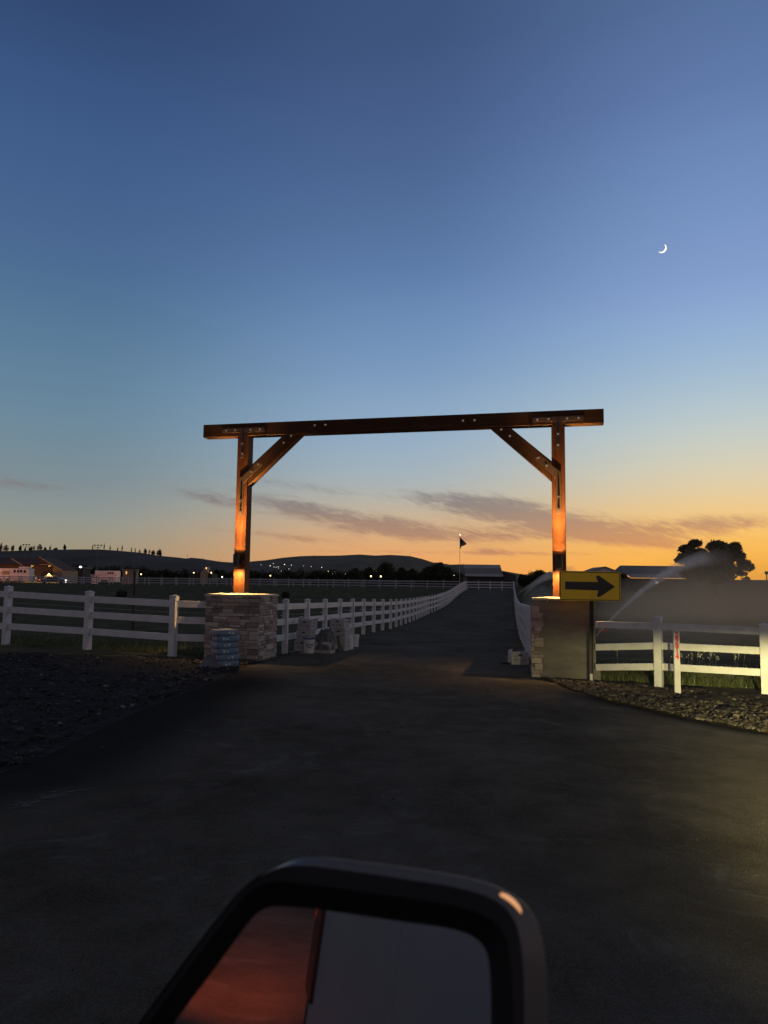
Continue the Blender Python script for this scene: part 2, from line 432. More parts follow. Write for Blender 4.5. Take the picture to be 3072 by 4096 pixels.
LB = [(-60, -10), (-20, -8), (0, -4.6), (3.6, -4.1), (6.8, -3.42)] + []
Lpix = [(0, 3095), (145, 3042), (362, 2934), (615, 2818), (803, 2750), (930, 2690)]
Rpix = [(2130, 2715), (2211, 2731), (2296, 2766), (2430, 2805), (2606, 2844), (2748, 2877), (3072, 2938)]
Lb = sorted([(gnd(*p).y, gnd(*p).x) for p in Lpix])
Rb = sorted([(gnd(*p).y, gnd(*p).x) for p in Rpix])
road_l = [(19.1, -2.39), (28.9, -.78), (35.4, .38), (41, 1.17), (46.7, 1.99), (57.2, 3.36), (64.8, 4.72), (78, 6.6), (88, 8.0), (96, 9.3), (104, 10.7), (113, 12.1)]
road_r = [(20.5, 3.86), (30, 5.35), (60, 10.3), (90, 15.3), (114, 19.3)]
def interp(pts, y):
    if y <= pts[0][0]: return pts[0][1]
    for (a, xa), (b, xb) in zip(pts, pts[1:]):
        if y <= b: return xa + (xb - xa) * (y - a) / (b - a)
    return pts[-1][1]
LBp = [(-60, -40), (-3, -14), (1.5, -6.5), (4.2, -3.9)] + Lb + [(16.0, -2.75), (17.2, -2.45), (18.4, -2.3), (19.2, -2.1)] + [(y, x + 0.25) for y, x in road_l[1:]]
RBp = [(-60, 60), (-8, 60), (2, 22), (5, 11.5), (7.5, 6.8)] + Rb + [(15.6, 3.0), (17.5, 3.3), (20.5, 3.6)] + [(y, x - 0.25) for y, x in road_r[1:]]
LBp.sort(); RBp.sort()
def edge_noise(y, s): return 0.05 * mnoise.noise(Vector((y * 1.7, s, 0))) + 0.03 * mnoise.noise(Vector((y * 6.0, s + 5, 0)))
ab = MB()
yy = list(np.arange(-40, 20, 0.25)) + list(np.arange(20, 114.01, 1.0)); NX = 40
for y in yy:
    xl = interp(LBp, y) + (edge_noise(y, 1.0) if y < 20 else 0); xr = interp(RBp, y) + (edge_noise(y, 9.0) if y < 20 else 0)
    for i in range(NX + 1):
        x = xl + (xr - xl) * i / NX
        e = 0.022 if 0 < i < NX else 0.0
        ab.v.append((x, y, zg(x, y) + e))
for j in range(len(yy) - 1):
    for i in range(NX):
        a = j * (NX + 1) + i
        ab.f.append((a, a + 1, a + NX + 2, a + NX + 1)); ab.m.append(0)
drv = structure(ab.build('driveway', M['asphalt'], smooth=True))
sa = drv.data.attributes.new('edge_tone', 'FLOAT', 'POINT')  # asphalt turns darker toward both edges of the near drive
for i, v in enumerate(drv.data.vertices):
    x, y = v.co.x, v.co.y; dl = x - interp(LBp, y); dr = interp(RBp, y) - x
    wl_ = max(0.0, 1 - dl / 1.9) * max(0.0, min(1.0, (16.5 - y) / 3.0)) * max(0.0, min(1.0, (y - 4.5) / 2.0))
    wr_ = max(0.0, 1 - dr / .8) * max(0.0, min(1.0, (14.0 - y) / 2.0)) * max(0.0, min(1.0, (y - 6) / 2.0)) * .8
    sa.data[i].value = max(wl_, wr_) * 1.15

# gravel shoulders as bumpy sheets that sit on the ground
def shoulder(name, xf0, xf1, y0, y1, material, amp, nxs=40, step=0.12, base=0.004):
    sb = MB(); ys_ = np.arange(y0, y1 + 1e-6, step)
    for y in ys_:
        a, b = xf0(y), xf1(y)
        for i in range(nxs + 1):
            t = i / nxs; x = a + (b - a) * t
            e = min(1.0, 6 * t, 6 * (1 - t))
            h_ = mnoise.fractal(Vector((x * 1.8, y * 1.8, 3)), 0.7, 2.0, 5) * amp
            sb.v.append((x, y, zg(x, y) + base + max(0.0, 0.6 * amp + h_) * e))
    for j in range(len(ys_) - 1):
        for i in range(nxs):
            k = j * (nxs + 1) + i
            sb.f.append((k, k + 1, k + nxs + 2, k + nxs + 1)); sb.m.append(0)
    return structure(sb.build(name, material, smooth=True))
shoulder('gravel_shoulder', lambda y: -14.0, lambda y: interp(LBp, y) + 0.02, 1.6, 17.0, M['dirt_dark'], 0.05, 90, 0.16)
def rx0(y): return interp(RBp, y) - 0.02
def rx1(y): return max(rx0(y) + .3, min(14.0, 3.6 + (14.95 - y) / .47))
shoulder('gravel_shoulder', rx0, rx1, 7.6, 14.9, M['gravel_ground'], 0.06, 90, 0.10)

def rocks(name, label, n, sampler, smin, smax, material):
    rb = MB()
    base = bmesh.new(); bmesh.ops.create_icosphere(base, subdivisions=1, radius=1.0)
    bv = [v.co.copy() for v in base.verts]; bf = [tuple(v.index for v in f.verts) for f in base.faces]; base.free()
    for _ in range(n):
        x, y = sampler()
        s = smin + (smax - smin) * random.random() ** 3
        rot = Matrix.Rotation(random.uniform(0, 6.28), 3, 'Z') @ Matrix.Rotation(random.uniform(-.4, .4), 3, 'X')
        sc = Vector((random.uniform(.7, 1.4), random.uniform(.6, 1.1), random.uniform(.4, .75))) * s
        sd = Vector((random.uniform(0, 90), 0, 0))
        z = zg(x, y) + 0.035 + s * 0.15
        vs = []
        for v in bv:
            w = v * (1 + 0.95 * mnoise.noise(v * 1.9 + sd))
            vs.append(rot @ Vector((w.x * sc.x, w.y * sc.y, w.z * sc.z)) + Vector((x, y, z)))
        rb.add(vs, bf)
    o = rb.build(name, material)
    return tag(o, label, 'gravel', kind='stuff')
def samp_r():
    while True:
        y = random.uniform(8.2, 14.8)
        x = interp(RBp, y) + abs(random.gauss(0, 1.0)) * 1.4
        if x < 13 and y < 14.75 - .47 * (x - 3.6) + random.gauss(0, .06): return x, y
rocks('gravel', 'pale rough gravel and stones heaped along the right edge of the driveway', 7000, samp_r, 0.005, 0.050, M['rock'])
def samp_r2():
    y = random.uniform(9.0, 14.6)
    return interp(RBp, y) + 0.03 + abs(random.gauss(0, 0.16)), y
rocks('gravel', 'narrow rim of small stones hugging the curved asphalt edge by the sign post', 1500, samp_r2, 0.006, 0.034, M['rock'])
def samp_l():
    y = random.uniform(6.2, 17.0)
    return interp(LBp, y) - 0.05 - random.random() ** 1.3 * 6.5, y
rocks('gravel', 'dark gravel bank left of the driveway', 3600, samp_l, 0.010, 0.05, M['rock_dark'])
def samp_l2():
    return random.uniform(-5.0, -2.75), 16.2 + random.gauss(0, 0.22)
rocks('gravel', 'low windrow of loose dirt clods in front of the left stone pillar', 420, samp_l2, 0.012, 0.06, M['rock'])

def samp_road():
    y = 2.6 + 12.5 * random.random() ** 1.2
    a, b = interp(LBp, y), min(interp(RBp, y), 12)
    return random.uniform(a, b), y
rocks('gravel', 'loose pebbles and grit scattered over the dark asphalt of the driveway', 420, samp_road, 0.003, 0.013, M['rock'])
# pale smears of spilled mortar on the asphalt
def smear(name, pts, n, sx, sy, z=0.027):
    sm = MB()
    c0 = pts
    for _ in range(n):
        x = c0.x + random.gauss(0, sx); y = c0.y + random.gauss(0, sy)
        a = random.uniform(-.5, .5); L = random.uniform(.02, .12); w = random.uniform(.006, .025)
        ca, sa = math.cos(a), math.sin(a)
        k = 7; vs = []
        for i in range(k):
            t = 2 * math.pi * i / k; r = random.uniform(.6, 1.1)
            px_, py_ = L * math.cos(t) * r, w * math.sin(t) * r
            X, Y = x + px_ * ca - py_ * sa, y + px_ * sa + py_ * ca
            vs.append((X, Y, zg(X, Y) + z + 0.004 * _ / n))
        sm.add(vs, [tuple(range(k))])
    return structure(sm.build(name, M['mortar']))
smear('road_smear', gD(905, 1362), 60, 0.55, 0.22)
M['scuff'] = mat('scuff', (0.12, 0.118, 0.112), 0.9, 0.3, 30)
def smear2():
    sm = MB(); a = gD(30, 1752); b = gD(165, 1712)
    for i in range(70):
        t = random.random(); c = a.lerp(b, t) + Vector((random.gauss(0, .05), random.gauss(0, .05), 0))
        L = random.uniform(.02, .07); w = random.uniform(.002, .007); an = random.gauss(.45, .35)
        d = Vector((math.cos(an), math.sin(an), 0)); nrm = Vector((-d.y, d.x, 0))
        vs = [c + d * L, c + nrm * w, c - d * L, c - nrm * w]
        sm.add([(v.x, v.y, zg(v.x, v.y) + 0.027 + 0.003 * i / 70) for v in vs], [(0, 1, 2, 3)])
    structure(sm.build('road_smear', M['scuff']))
smear2()

# ------------------------------------------------------------------ grass and weeds
def grass(name, label, n, sampler, hmin, hmax, w=0.006):
    gbm = MB()
    for _ in range(n):
        x, y = sampler(); z = zg(x, y)
        h_ = hmin + (hmax - hmin) * random.random() ** 1.6 * (.55 + .9 * abs(mnoise.noise(Vector((x * 1.3, y * 1.3, 4))))); a = random.uniform(0, 6.28); l = random.uniform(.1, .6) * h_
        b = random.uniform(0, 6.28); wx, wy = math.cos(b) * w, math.sin(b) * w
        ox, oy = math.cos(a) * l, math.sin(a) * l
        gbm.add([(x - wx, y - wy, z), (x + wx, y + wy, z), (x + wx * .7 + ox * .35, y + wy * .7 + oy * .35, z + h_ * .6), (x - wx * .7 + ox * .35, y - wy * .7 + oy * .35, z + h_ * .6), (x + ox, y + oy, z + h_)],
                [(0, 1, 2, 3), (3, 2, 4)])
    return tag(gbm.build(name, M['blade']), label, 'grass', kind='stuff')
def s1():
    t = random.random()
    x = random.uniform(3.9, 10.5); y = 15.3 - 0.32 * (x - 4.2) + abs(random.gauss(0, 1.5)); return x, y
grass('grass', 'unmown grass under and behind the white fence right of the road sign', 26000, s1, .03, .22, .0042)
def s2():
    x = random.uniform(-13, -3.6); y = 17.9 - (x + 4.6) * .42 + abs(random.gauss(0, 1.8)) - .2; return x, y
grass('grass', 'dark grass at the foot of the white fence left of the stone pillar', 14000, s2, .03, .15, .0045)
M['weed'] = mat('weed', (0.30, 0.31, 0.22), 0.8, 0.2, 9)
wd = MB()
for _ in range(30):
    p = atY(2400 + random.choice([random.gauss(480, 45), random.uniform(40, 660), random.uniform(40, 660)]), 2600, 16.4 + random.uniform(0, 1.2)); z = zg(p.x, p.y); h_ = random.uniform(.18, .66)
    q = Vector((p.x + random.gauss(0, .05), p.y, z + h_)); wd.cyl((p.x, p.y, z), q, .004, .0025, 4)
    for k in range(5):
        c = q - Vector((0, 0, 0.05 * k)) + Vector((random.gauss(0, .02), random.gauss(0, .02), 0)); a = random.uniform(0, 6.28)
        wd.add([c, c + Vector((math.cos(a) * .03, .01, .035)), c + Vector((math.cos(a) * .045, 0, .01))], [(0, 1, 2)])
tag(wd.build('weeds', M['weed']), 'pale dry weeds standing in the field behind the lowest fence rail on the right', 'weeds', kind='stuff')

# ------------------------------------------------------------------ white fences
def fence_post(mb, p, h, w, rot=0.0):
    c, s = math.cos(rot), math.sin(rot)
    ax = Vector((c, s, 0)); ay = Vector((-s, c, 0)); p = Vector(p)
    mb.frame_box(p + Vector((0, 0, h / 2 - 0.15)), ax * w / 2, ay * w / 2, Vector((0, 0, (h - .02) / 2 + 0.15)))
    # flat cap with a low pyramid
    t = p + Vector((0, 0, h - 0.01)); e = w / 2 + .008
    mb.frame_box(t + Vector((0, 0, .007)), ax * e, ay * e, Vector((0, 0, .014)))
    b = t + Vector((0, 0, .021)); k = w / 2
    mb.add([b - ax * k - ay * k, b + ax * k - ay * k, b + ax * k + ay * k, b - ax * k + ay * k, b + Vector((0, 0, .03))], [(0, 1, 4), (1, 2, 4), (2, 3, 4), (3, 0, 4)])
def fence(name, label, pts, rails=(0.90, 0.60, 0.30), rh=0.14, rt=0.045, w=0.127, span=1, skip_first=False, skip_last=False, lead=None, group='white three rail paddock fences', bevel=0.004, material='white_vinyl'):
    """pts: list of (x, y, z, h); rails at fractions of h (rail centre)"""
    root = thing(name, Vector(pts[len(pts) // 2][:3]), label, 'fence', group)
    ang = []
    for i in range(len(pts)):
        a = pts[max(0, i - 1)]; b = pts[min(len(pts) - 1, i + 1)]
        ang.append(math.atan2(b[1] - a[1], b[0] - a[0]))
    for i, p in enumerate(pts):
        if (i == 0 and skip_first) or (i == len(pts) - 1 and skip_last): continue
        mb = MB(); fence_post(mb, p[:3], p[3], w, ang[i]); mb.build('post', M[material], root, bevel=bevel)
    i = 0
    while i < len(pts) - 1:
        j = min(i + span, len(pts) - 1)
        for k, fr in enumerate(rails):
            mb = MB()
            for q in range(i, j):
                a, b = pts[q], pts[q + 1]
                fa = a[4][k] if len(a) > 4 else fr * a[3]; fb = b[4][k] if len(b) > 4 else fr * b[3]
                mb.bar((a[0], a[1], a[2] + fa), (b[0], b[1], b[2] + fb), rt, rh)
            mb.build('rail', M[material], root, bevel=bevel)
        i = j
    return root

def px_post(x, top, base, dz=0.0):
    g0 = gD(x, base); t = atY(x * K, top * K, g0.y)
    return (g0.x, g0.y, g0.z, t.z - g0.z)
# paddock fence left of the gate
pa, pb, pc = px_post(12, 1268, 1392), px_post(188, 1279, 1403), px_post(372, 1288, 1418)
def ext(p, q, n=1):
    x = p[0] + (p[0] - q[0]) * n; y = p[1] + (p[1] - q[1]) * n
    return (x, y, zg(x, y), p[3])
p_end = (-3.75, 17.5, zg(-3.75, 17.5), 1.34)
fence('paddock_fence', 'white three rail fence running left from the complete stone pillar beside the dark paddock', [ext(pa, pb, 2), ext(pa, pb), pa, pb, pc, p_end], rails=(0.875, 0.605, 0.315), rh=0.155, w=0.15, skip_last=True)
# fence along the left side of the drive
def along(path, step):
    out = []; acc = 0.0
    P = [Vector((x, y)) for y, x in path]
    out.append(P[0].copy()); need = step
    for a, b in zip(P, P[1:]):
        d = (b - a).length; t = need
        while t <= d:
            out.append(a + (b - a) * (t / d)); t += step
        need = t - d
    return out
pl = along(road_l, 2.05)
pts = [(-2.62, 18.3, zg(-2.6, 18.3), 1.30)] + [(p.x, p.y, zg(p.x, p.y), 1.30) for p in pl]
fence('driveway_fence', 'long white rail fence curving away along the left side of the driveway', pts, rails=(0.875, 0.59, 0.30), rh=0.15, span=2, skip_first=True)
pr = along(road_r, 2.05)
pts = [(p.x, p.y, zg(p.x, p.y), 1.30) for p in pr]
fence('driveway_fence', 'white rail fence seen nearly end on along the right side of the driveway', pts, rails=(0.875, 0.59, 0.30), rh=0.15, span=2)
ends = [(12.3 + (19.3 - 12.3) * i / 4, 113.6 + 0.7 * i / 4) for i in range(5)]
fence('cross_fence', 'short white fence closing off the far end of the driveway below the barn', [(x, y, zg(x, y), 1.30) for x, y in ends], rails=(0.875, 0.59, 0.30), rh=0.15, bevel=0)
def straight(x0, y0, x1, y1, step):
    n = max(1, int(round(math.hypot(x1 - x0, y1 - y0) / step)))
    return [(x0 + (x1 - x0) * i / n, y0 + (y1 - y0) * i / n) for i in range(n + 1)]
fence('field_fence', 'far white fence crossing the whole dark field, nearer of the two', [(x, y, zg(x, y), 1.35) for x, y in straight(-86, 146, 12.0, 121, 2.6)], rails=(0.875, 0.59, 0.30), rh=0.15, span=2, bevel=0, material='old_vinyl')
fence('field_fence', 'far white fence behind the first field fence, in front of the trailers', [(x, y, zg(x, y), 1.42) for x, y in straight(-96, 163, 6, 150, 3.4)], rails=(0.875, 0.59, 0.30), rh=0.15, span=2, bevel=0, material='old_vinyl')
# fence right of the gate
r1 = px_post(1424, 1334, 1487); r2 = px_post(1655, 1350, 1505)
def rail_z(px, pys, Y, base): return [atY(px * K, y * K, Y).z - base for y in pys]
r0y = 15.15; r0x = atY(1287 * K, 1400 * K, r0y).x; r0z = zg(r0x, r0y)
r0 = (r0x, r0y, r0z, 1.2, rail_z(1287, [(1338 + 1360) / 2, (1390 + 1410) / 2 - 2, (1443 + 1424) / 2 + 8], r0y, r0z))
r1 = r1 + (rail_z(1424, [1353, 1395, 1440], r1[1], r1[2]),)
r2 = r2 + (rail_z(1655, [1364, 1406, 1453], r2[1], r2[2]),)
r3 = (r2[0] * 2 - r1[0], r2[1] * 2 - r1[1], r2[2], r2[3], r2[4])
r4 = (r2[0] * 3 - r1[0] * 2, r2[1] * 3 - r1[1] * 2, r2[2], r2[3], r2[4])
fence('paddock_fence', 'white three rail fence right of the road sign, lit from below', [r0, r1, r2, r3, r4], rh=0.125, w=0.135, skip_first=True)

# small wire insulators on the driveway fence posts and the red handle by the sign
M['red_plastic'] = mat('red_plastic', (0.55, 0.02, 0.02), 0.5, 0.1, 10)
hp = MB()
c = atY(1303 * K, 1363 * K, 14.9)
hp.tube([c + Vector((-.06, 0, .01)), c + Vector((-.02, 0, .0)), c + Vector((.03, 0, .008)), c + Vector((.08, 0, -.002))], [.008, .014, .013, .006], 8)
o = hp.build('gate_handle', M['red_plastic'], smooth=True)
tag(o, 'small red plastic electric fence handle hanging between the rails by the sign post', 'handle')
wl = MB()
prev = None
for p in [pa, pb, pc, p_end]:
    q = Vector((p[0], p[1] + .05, p[2] + p[3] * .73))
    if prev is not None: wl.cyl(prev, q, .0018, .0018, 5)
    wl.cyl(q, q + Vector((0, -.08, 0)), .012, .008, 6)
    prev = q
tag(wl.build('fence_wire', M['white_vinyl']), 'thin electric wire strung between the upper rails of the left paddock fence', 'wire')
wl = MB(); prev = None
for p in pl[:14]:
    q = Vector((p.x - .14, p.y, zg(p.x, p.y) + .92))
    wl.cyl(q, q + Vector((.10, 0, 0)), .011, .014, 6)
    if prev is not None: wl.cyl(prev, q, .0018, .0018, 4)
    prev = q
tag(wl.build('fence_wire', M['white_vinyl']), 'thin electric wire on stub insulators along the left driveway fence', 'wire')

# ------------------------------------------------------------------ gate pillars
A = rad(11.2)
GU = Vector((math.cos(A), -math.sin(A), 0)); GV = Vector((math.sin(A), math.cos(A), 0)); GZ = Vector((0, 0, 1))
PS = 1.27
nearL = gnd(1030.6, 2644.5)                      # right front foot of the left pillar
LC = nearL - GU * PS / 2 + GV * PS / 2
frontR = gnd(2128, 2707)
RC = frontR + GU * PS / 2 + GV * PS / 2
capL = atY(1030.6, 2376.6, nearL.y).z
capR = atY(2125, 2389, frontR.y).z
zL, zR = zg(LC.x, LC.y), zg(RC.x, RC.y)

def stone_face(mb, o, eu, en, width, z0, z1, mi=0, wmax=None, seed=0):
    """courses of ledger stones on a vertical face: o = left foot, eu = along, en = outward"""
    rs = random.Random(seed); z = z0
    while z < z1 - 0.03:
        h_ = min(rs.choice([.055, .07, .09, .11, .13]), z1 - z)
        if z1 - z - h_ < .04: h_ = z1 - z
        x = 0.0
        while x < width - 0.01:
            w_ = rs.uniform(.10, .38)
            if width - x - w_ < .09: w_ = width - x
            limit = width if wmax is None else wmax(z, rs)
            if x >= limit: break
            w_ = min(w_, max(.06, limit - x)) if wmax else w_
            hh = [h_]
            if h_ > .1 and rs.random() < .35: hh = [h_ * .5, h_ * .5]
            zz = z
            for q in hh:
                dp = rs.uniform(.028, .06); tl = rs.uniform(-.006, .006)
                c = Vector(o) + Vector(eu) * (x + w_ / 2) + Vector((0, 0, zz + q / 2)) + Vector(en) * (dp / 2 - .01)
                ax = Vector(eu) * (w_ / 2 - .004); ay = Vector(en) * (dp / 2 + .01); az_ = Vector((0, 0, q / 2 - .0035))
                vs = [c + ax * i + ay * j + az_ * k for k in (-1, 1) for j in (-1, 1) for i in (-1, 1)]
                vs = [v + Vector((rs.uniform(-.005, .005), rs.uniform(-.005, .005), rs.uniform(-.004, .004))) for v in vs]
                mb.add(vs, [(0, 2, 3, 1), (4, 5, 7, 6), (0, 1, 5, 4), (2, 6, 7, 3), (0, 4, 6, 2), (1, 3, 7, 5)], mi)
                zz += q
            x += w_
        z += h_
def pillar(C, ztop, label, unfinished):
    zb = zg(C.x, C.y); root = thing('stone_pillar', (C.x, C.y, zb), label, 'pillar', 'stone gate pillars')
    hz = PS / 2 - .045
    if unfinished: hz = PS / 2 - .03
    top = ztop - .05
    cb = MB(); cb.frame_box(Vector((C.x, C.y, (zb - .2 + top) / 2)), GU * hz, GV * hz, GZ * ((top - zb + .2) / 2))
    cb.build('core', M['scratch_coat'] if unfinished else M['mortar'], root, bevel=.01)
    sb = MB()
    fl = Vector((C.x, C.y, 0)) - GU * hz - GV * hz; fr = fl + GU * 2 * hz
    bl = fl + GV * 2 * hz; br = fr + GV * 2 * hz
    lo = zb - .05
    if not unfinished:
        stone_face(sb, fl - GU * .035, GU, -GV, 2 * hz + .07, lo, top, seed=1)
    else:
        def lim(z, rs): return rs.choice([.06, .16, .2, .24, .12, .03, .22])
        stone_face(sb, fl - GU * .035, GU, -GV, 2 * hz, lo, top - .12, wmax=lim, seed=5)
    stone_face(sb, fr, GV, GU, 2 * hz, lo, top, seed=2) if not unfinished else None
    stone_face(sb, bl, -GV, -GU, 2 * hz, lo, top if not unfinished else top - .1, seed=3)
    if not unfinished: stone_face(sb, br + GU * .035, -GU, GV, 2 * hz + .07, lo, top, seed=4)
    sb.build('stone_veneer', M['stone'], root, bevel=.006)
    if unfinished:
        fb = MB(); fb.frame_box(Vector((C.x, C.y, zb + .02)) - GV * .01 + GU * .06, GU * (hz + .02), GV * (hz + .03), GZ * .16)
        fb.build('footing', M['scratch_coat'], root, bevel=.012)
    # mortar bed on top, slightly domed, ragged rim with drips
    kb = MB(); n = 20; e = PS / 2 + (.012 if not unfinished else -.015)
    vs = []; 
    for j in range(n + 1):
        for i in range(n + 1):
            u = (i / n * 2 - 1); v = (j / n * 2 - 1)
            d = max(abs(u), abs(v))
            wob = 1 + .012 * mnoise.noise(Vector((u * 3, v * 3, C.x)))
            hgt = .02 + .035 * (1 - d) ** .6 + .006 * mnoise.noise(Vector((u * 5, v * 5, C.x + 3)))
            p = Vector((C.x, C.y, ztop - .035)) + GU * (u * e * wob) + GV * (v * e * wob)
            vs.append(p + Vector((0, 0, hgt)))
    kb.add(vs, [(j * (n + 1) + i, j * (n + 1) + i + 1, (j + 1) * (n + 1) + i + 1, (j + 1) * (n + 1) + i) for j in range(n) for i in range(n)])
    rim = [i for i in range(n + 1)] + [j * (n + 1) + n for j in range(1, n + 1)] + [n * (n + 1) + i for i in range(n - 1, -1, -1)] + [j * (n + 1) for j in range(n - 1, 0, -1)]
    o_ = len(kb.v); m_ = len(rim)
    kb.v.extend([(kb.v[i][0], kb.v[i][1], ztop - .055 + .01 * mnoise.noise(Vector(kb.v[i]) * 4)) for i in rim])
    kb.f.extend([(rim[k], rim[(k + 1) % m_], o_ + (k + 1) % m_, o_ + k) for k in range(m_)]); kb.m.extend([0] * m_)
    kb.f.append(tuple(o_ + k for k in range(m_))); kb.m.append(0)
    for t in ((-.55, -.25, .5) if not unfinished else (-.6,)):
        p = Vector((C.x, C.y, ztop - .03)) + GU * (t * e + .05) - GV * (e + .002)
        kb.cyl(p, p - Vector((0, 0, .075)), .018, .004, 6)
    kb.build('mortar_cap', M['mortar'], root, smooth=False)
    return root
pillar(LC, capL, 'complete stone clad gate pillar left of the driveway, with bags stacked before it', False)
pillar(RC, capR, 'unfinished gate pillar behind the road sign, bare grey mortar with stones only at its corner', True)

# ------------------------------------------------------------------ timber gate
PW = 0.275
beam_bot = 5.02
BH = 0.30
gate = thing('timber_gate', (LC + RC) / 2, 'tall timber gateway arch with top beam and diagonal braces over the driveway', 'gate')
def timber(name, p0, p1, w, h, up):
    mb = MB(); mb.bar(p0, p1, w, h, up); o = mb.build(name, M['wood' if name == 'post' else 'shaded_wood'], gate, bevel=.006)
    set_grain(o, p0, Vector(p1) - Vector(p0)); return o
LP = Vector((LC.x, LC.y, 0)); RP = Vector((RC.x, RC.y, 0))
# keep both posts on the photographed lines
LP = Vector((atY(521 * K, 1270 * K, LC.y).x, LC.y, 0)); RP = Vector((atY(1209 * K, 1270 * K, RC.y).x, RC.y, 0))
GU2 = (RP - LP).normalized(); GV2 = Vector((-GU2.y, GU2.x, 0))
SPAN = (RP - LP).length
bzL = atY(530 * K, 941 * K, LP.y - .13).z; bzR = atY(1205 * K, 918 * K, RP.y - .13).z
bz = (bzL + bzR) / 2
for P, zt in ((LP, bzL), (RP, bzR)):
    timber('post', (P.x, P.y, (capL if P is LP else capR) - .06), (P.x, P.y, zt), PW, PW, GV2)
oL = LP - GU2 * 1.02 + Vector((0, 0, bzL + BH / 2 - .008)); oR = RP + GU2 * 0.93 + Vector((0, 0, bzR + BH / 2 + .008))
timber('beam', oL, oR, PW + .004, BH, (0, 0, 1))
def brace(P, sgn, bzz, x_top, x_low, z_low):
    """diagonal: parallelogram prism cut to meet the post face and the beam's underside"""
    mb = MB(); half = PW / 2 - .02
    pf = PW / 2                                        # post face
    v = .30                                            # length of the cut on the post
    poly = [(pf, z_low), (pf, z_low + .42), (x_top - .42, bzz - .003), (x_top, bzz - .003)]
    o0 = Vector((P.x, P.y, 0)) - GV2 * half
    mb.prism(poly, o0, GU2 * sgn, Vector((0, 0, 1)), GV2 * (2 * half))
    o = mb.build('brace', M['shaded_wood'], gate, bevel=.006)
    set_grain(o, P, GU2 * sgn * .7 + Vector((0, 0, .7)))
brace(LP, 1, bzL, 1.42, 0, bzL - 1.18)
brace(RP, -1, bzR, 1.42, 0, bzR - 1.18)
def bolt(par, p):
    mb = MB(); c = Vector(p)
    mb.cyl(c, c - GV2 * .012, .024, .024, 10); mb.cyl(c - GV2 * .012, c - GV2 * .045, .017, .014, 6)
    return mb.build('bolt', M['bolt'], par)
fo = -GV2 * (PW / 2 + .003)
def plates(P, sgn, bzz):
    mid = bzz + BH * .42; w = .105; T = -GV2 * .012
    # T plate at the head of the post
    mb = MB(); L = .52
    poly = [(-L, mid - w / 2), (-w / 2, mid - w / 2), (-w / 2, bzz - .52), (w / 2, bzz - .52), (w / 2, mid - w / 2), (L, mid - w / 2), (L, mid + w / 2), (-L, mid + w / 2)]
    mb.prism(poly, Vector((P.x, P.y, 0)) + fo - GV2 * .002, GU2 * sgn, Vector((0, 0, 1)), T)
    t = mb.build('tee_plate', M['steel_dark'], gate, bevel=.002)
    for u, z in ((-.42, mid), (-.19, mid), (.19, mid), (.42, mid), (0, bzz - .2), (0, bzz - .43)):
        bolt(t, Vector((P.x, P.y, z)) + fo - GV2 * .014 + GU2 * (u * sgn))
    # bent plate at the foot of the brace
    mb = MB(); zc = bzz - 1.08; k = .707; ln = .62
    poly = [(-w / 2, zc - .80), (w / 2, zc - .80), (w / 2, zc - .045), (w / 2 + ln * k, zc - .045 + ln * k * .98), (w / 2 + ln * k - w * k, zc - .045 + ln * k * .98 + w * k), (-w / 2, zc + .075)]
    mb.prism(poly, Vector((P.x, P.y, 0)) + fo - GV2 * .002, GU2 * sgn, Vector((0, 0, 1)), T)
    t = mb.build('bent_plate', M['steel_dark'], gate, bevel=.002)
    for u, z in ((0, zc - .44), (0, zc - .70), (.24, zc + .22), (.41, zc + .39)):
        bolt(t, Vector((P.x, P.y, z)) + fo - GV2 * .014 + GU2 * (u * sgn))
    # bolts at the brace head
    for u, z in ((1.0, bzz - .20), (1.18, bzz - .05), (1.75, bzz + .17), (2.0, bzz + .17)):
        bolt(gate, Vector((P.x, P.y, z)) + fo + GV2 * (.022 if u < 1.5 else 0) + GU2 * (u * sgn))
plates(LP, 1, bzL); plates(RP, -1, bzR)

# up/down lamps on the posts
WARM = (1.0, 0.60, 0.19)
def beam_nodes(L, up):
    """light distribution of the lamp: long throw upward, wide wash downward"""
    L.use_nodes = True; nt = L.node_tree; h = G(nt); em = nt.nodes['Emission']
    t = h.n('ShaderNodeTexCoord'); sp = h.n('ShaderNodeSeparateXYZ'); nt.links.new(t.outputs['Normal'], sp.inputs[0])
    th = h.m('MULTIPLY', h.m('ARCCOSINE', h.m('MINIMUM', h.m('ABSOLUTE', sp.outputs[2]), 1.0)), 57.29578)
    prof = [(0, 32), (3, 36), (5.5, 70), (9, 74), (12, 70), (16, 52), (19, 26), (23, 11.5), (33, 3.4), (46, 2.2), (58, 1.2), (66, .8)] if up else [(0, 3.0), (18, 3.2), (27, 6.4), (40, 6.6), (50, 5.0), (59, 3.0), (66, 1.8)]
    k = h.m('MULTIPLY', h.ramp(h.m('DIVIDE', th, 90.0), [(a / 90.0, (v / 80.0,) * 3 + (1,)) for a, v in prof]), 80.0)
    nt.links.new(k, em.inputs['Strength'])
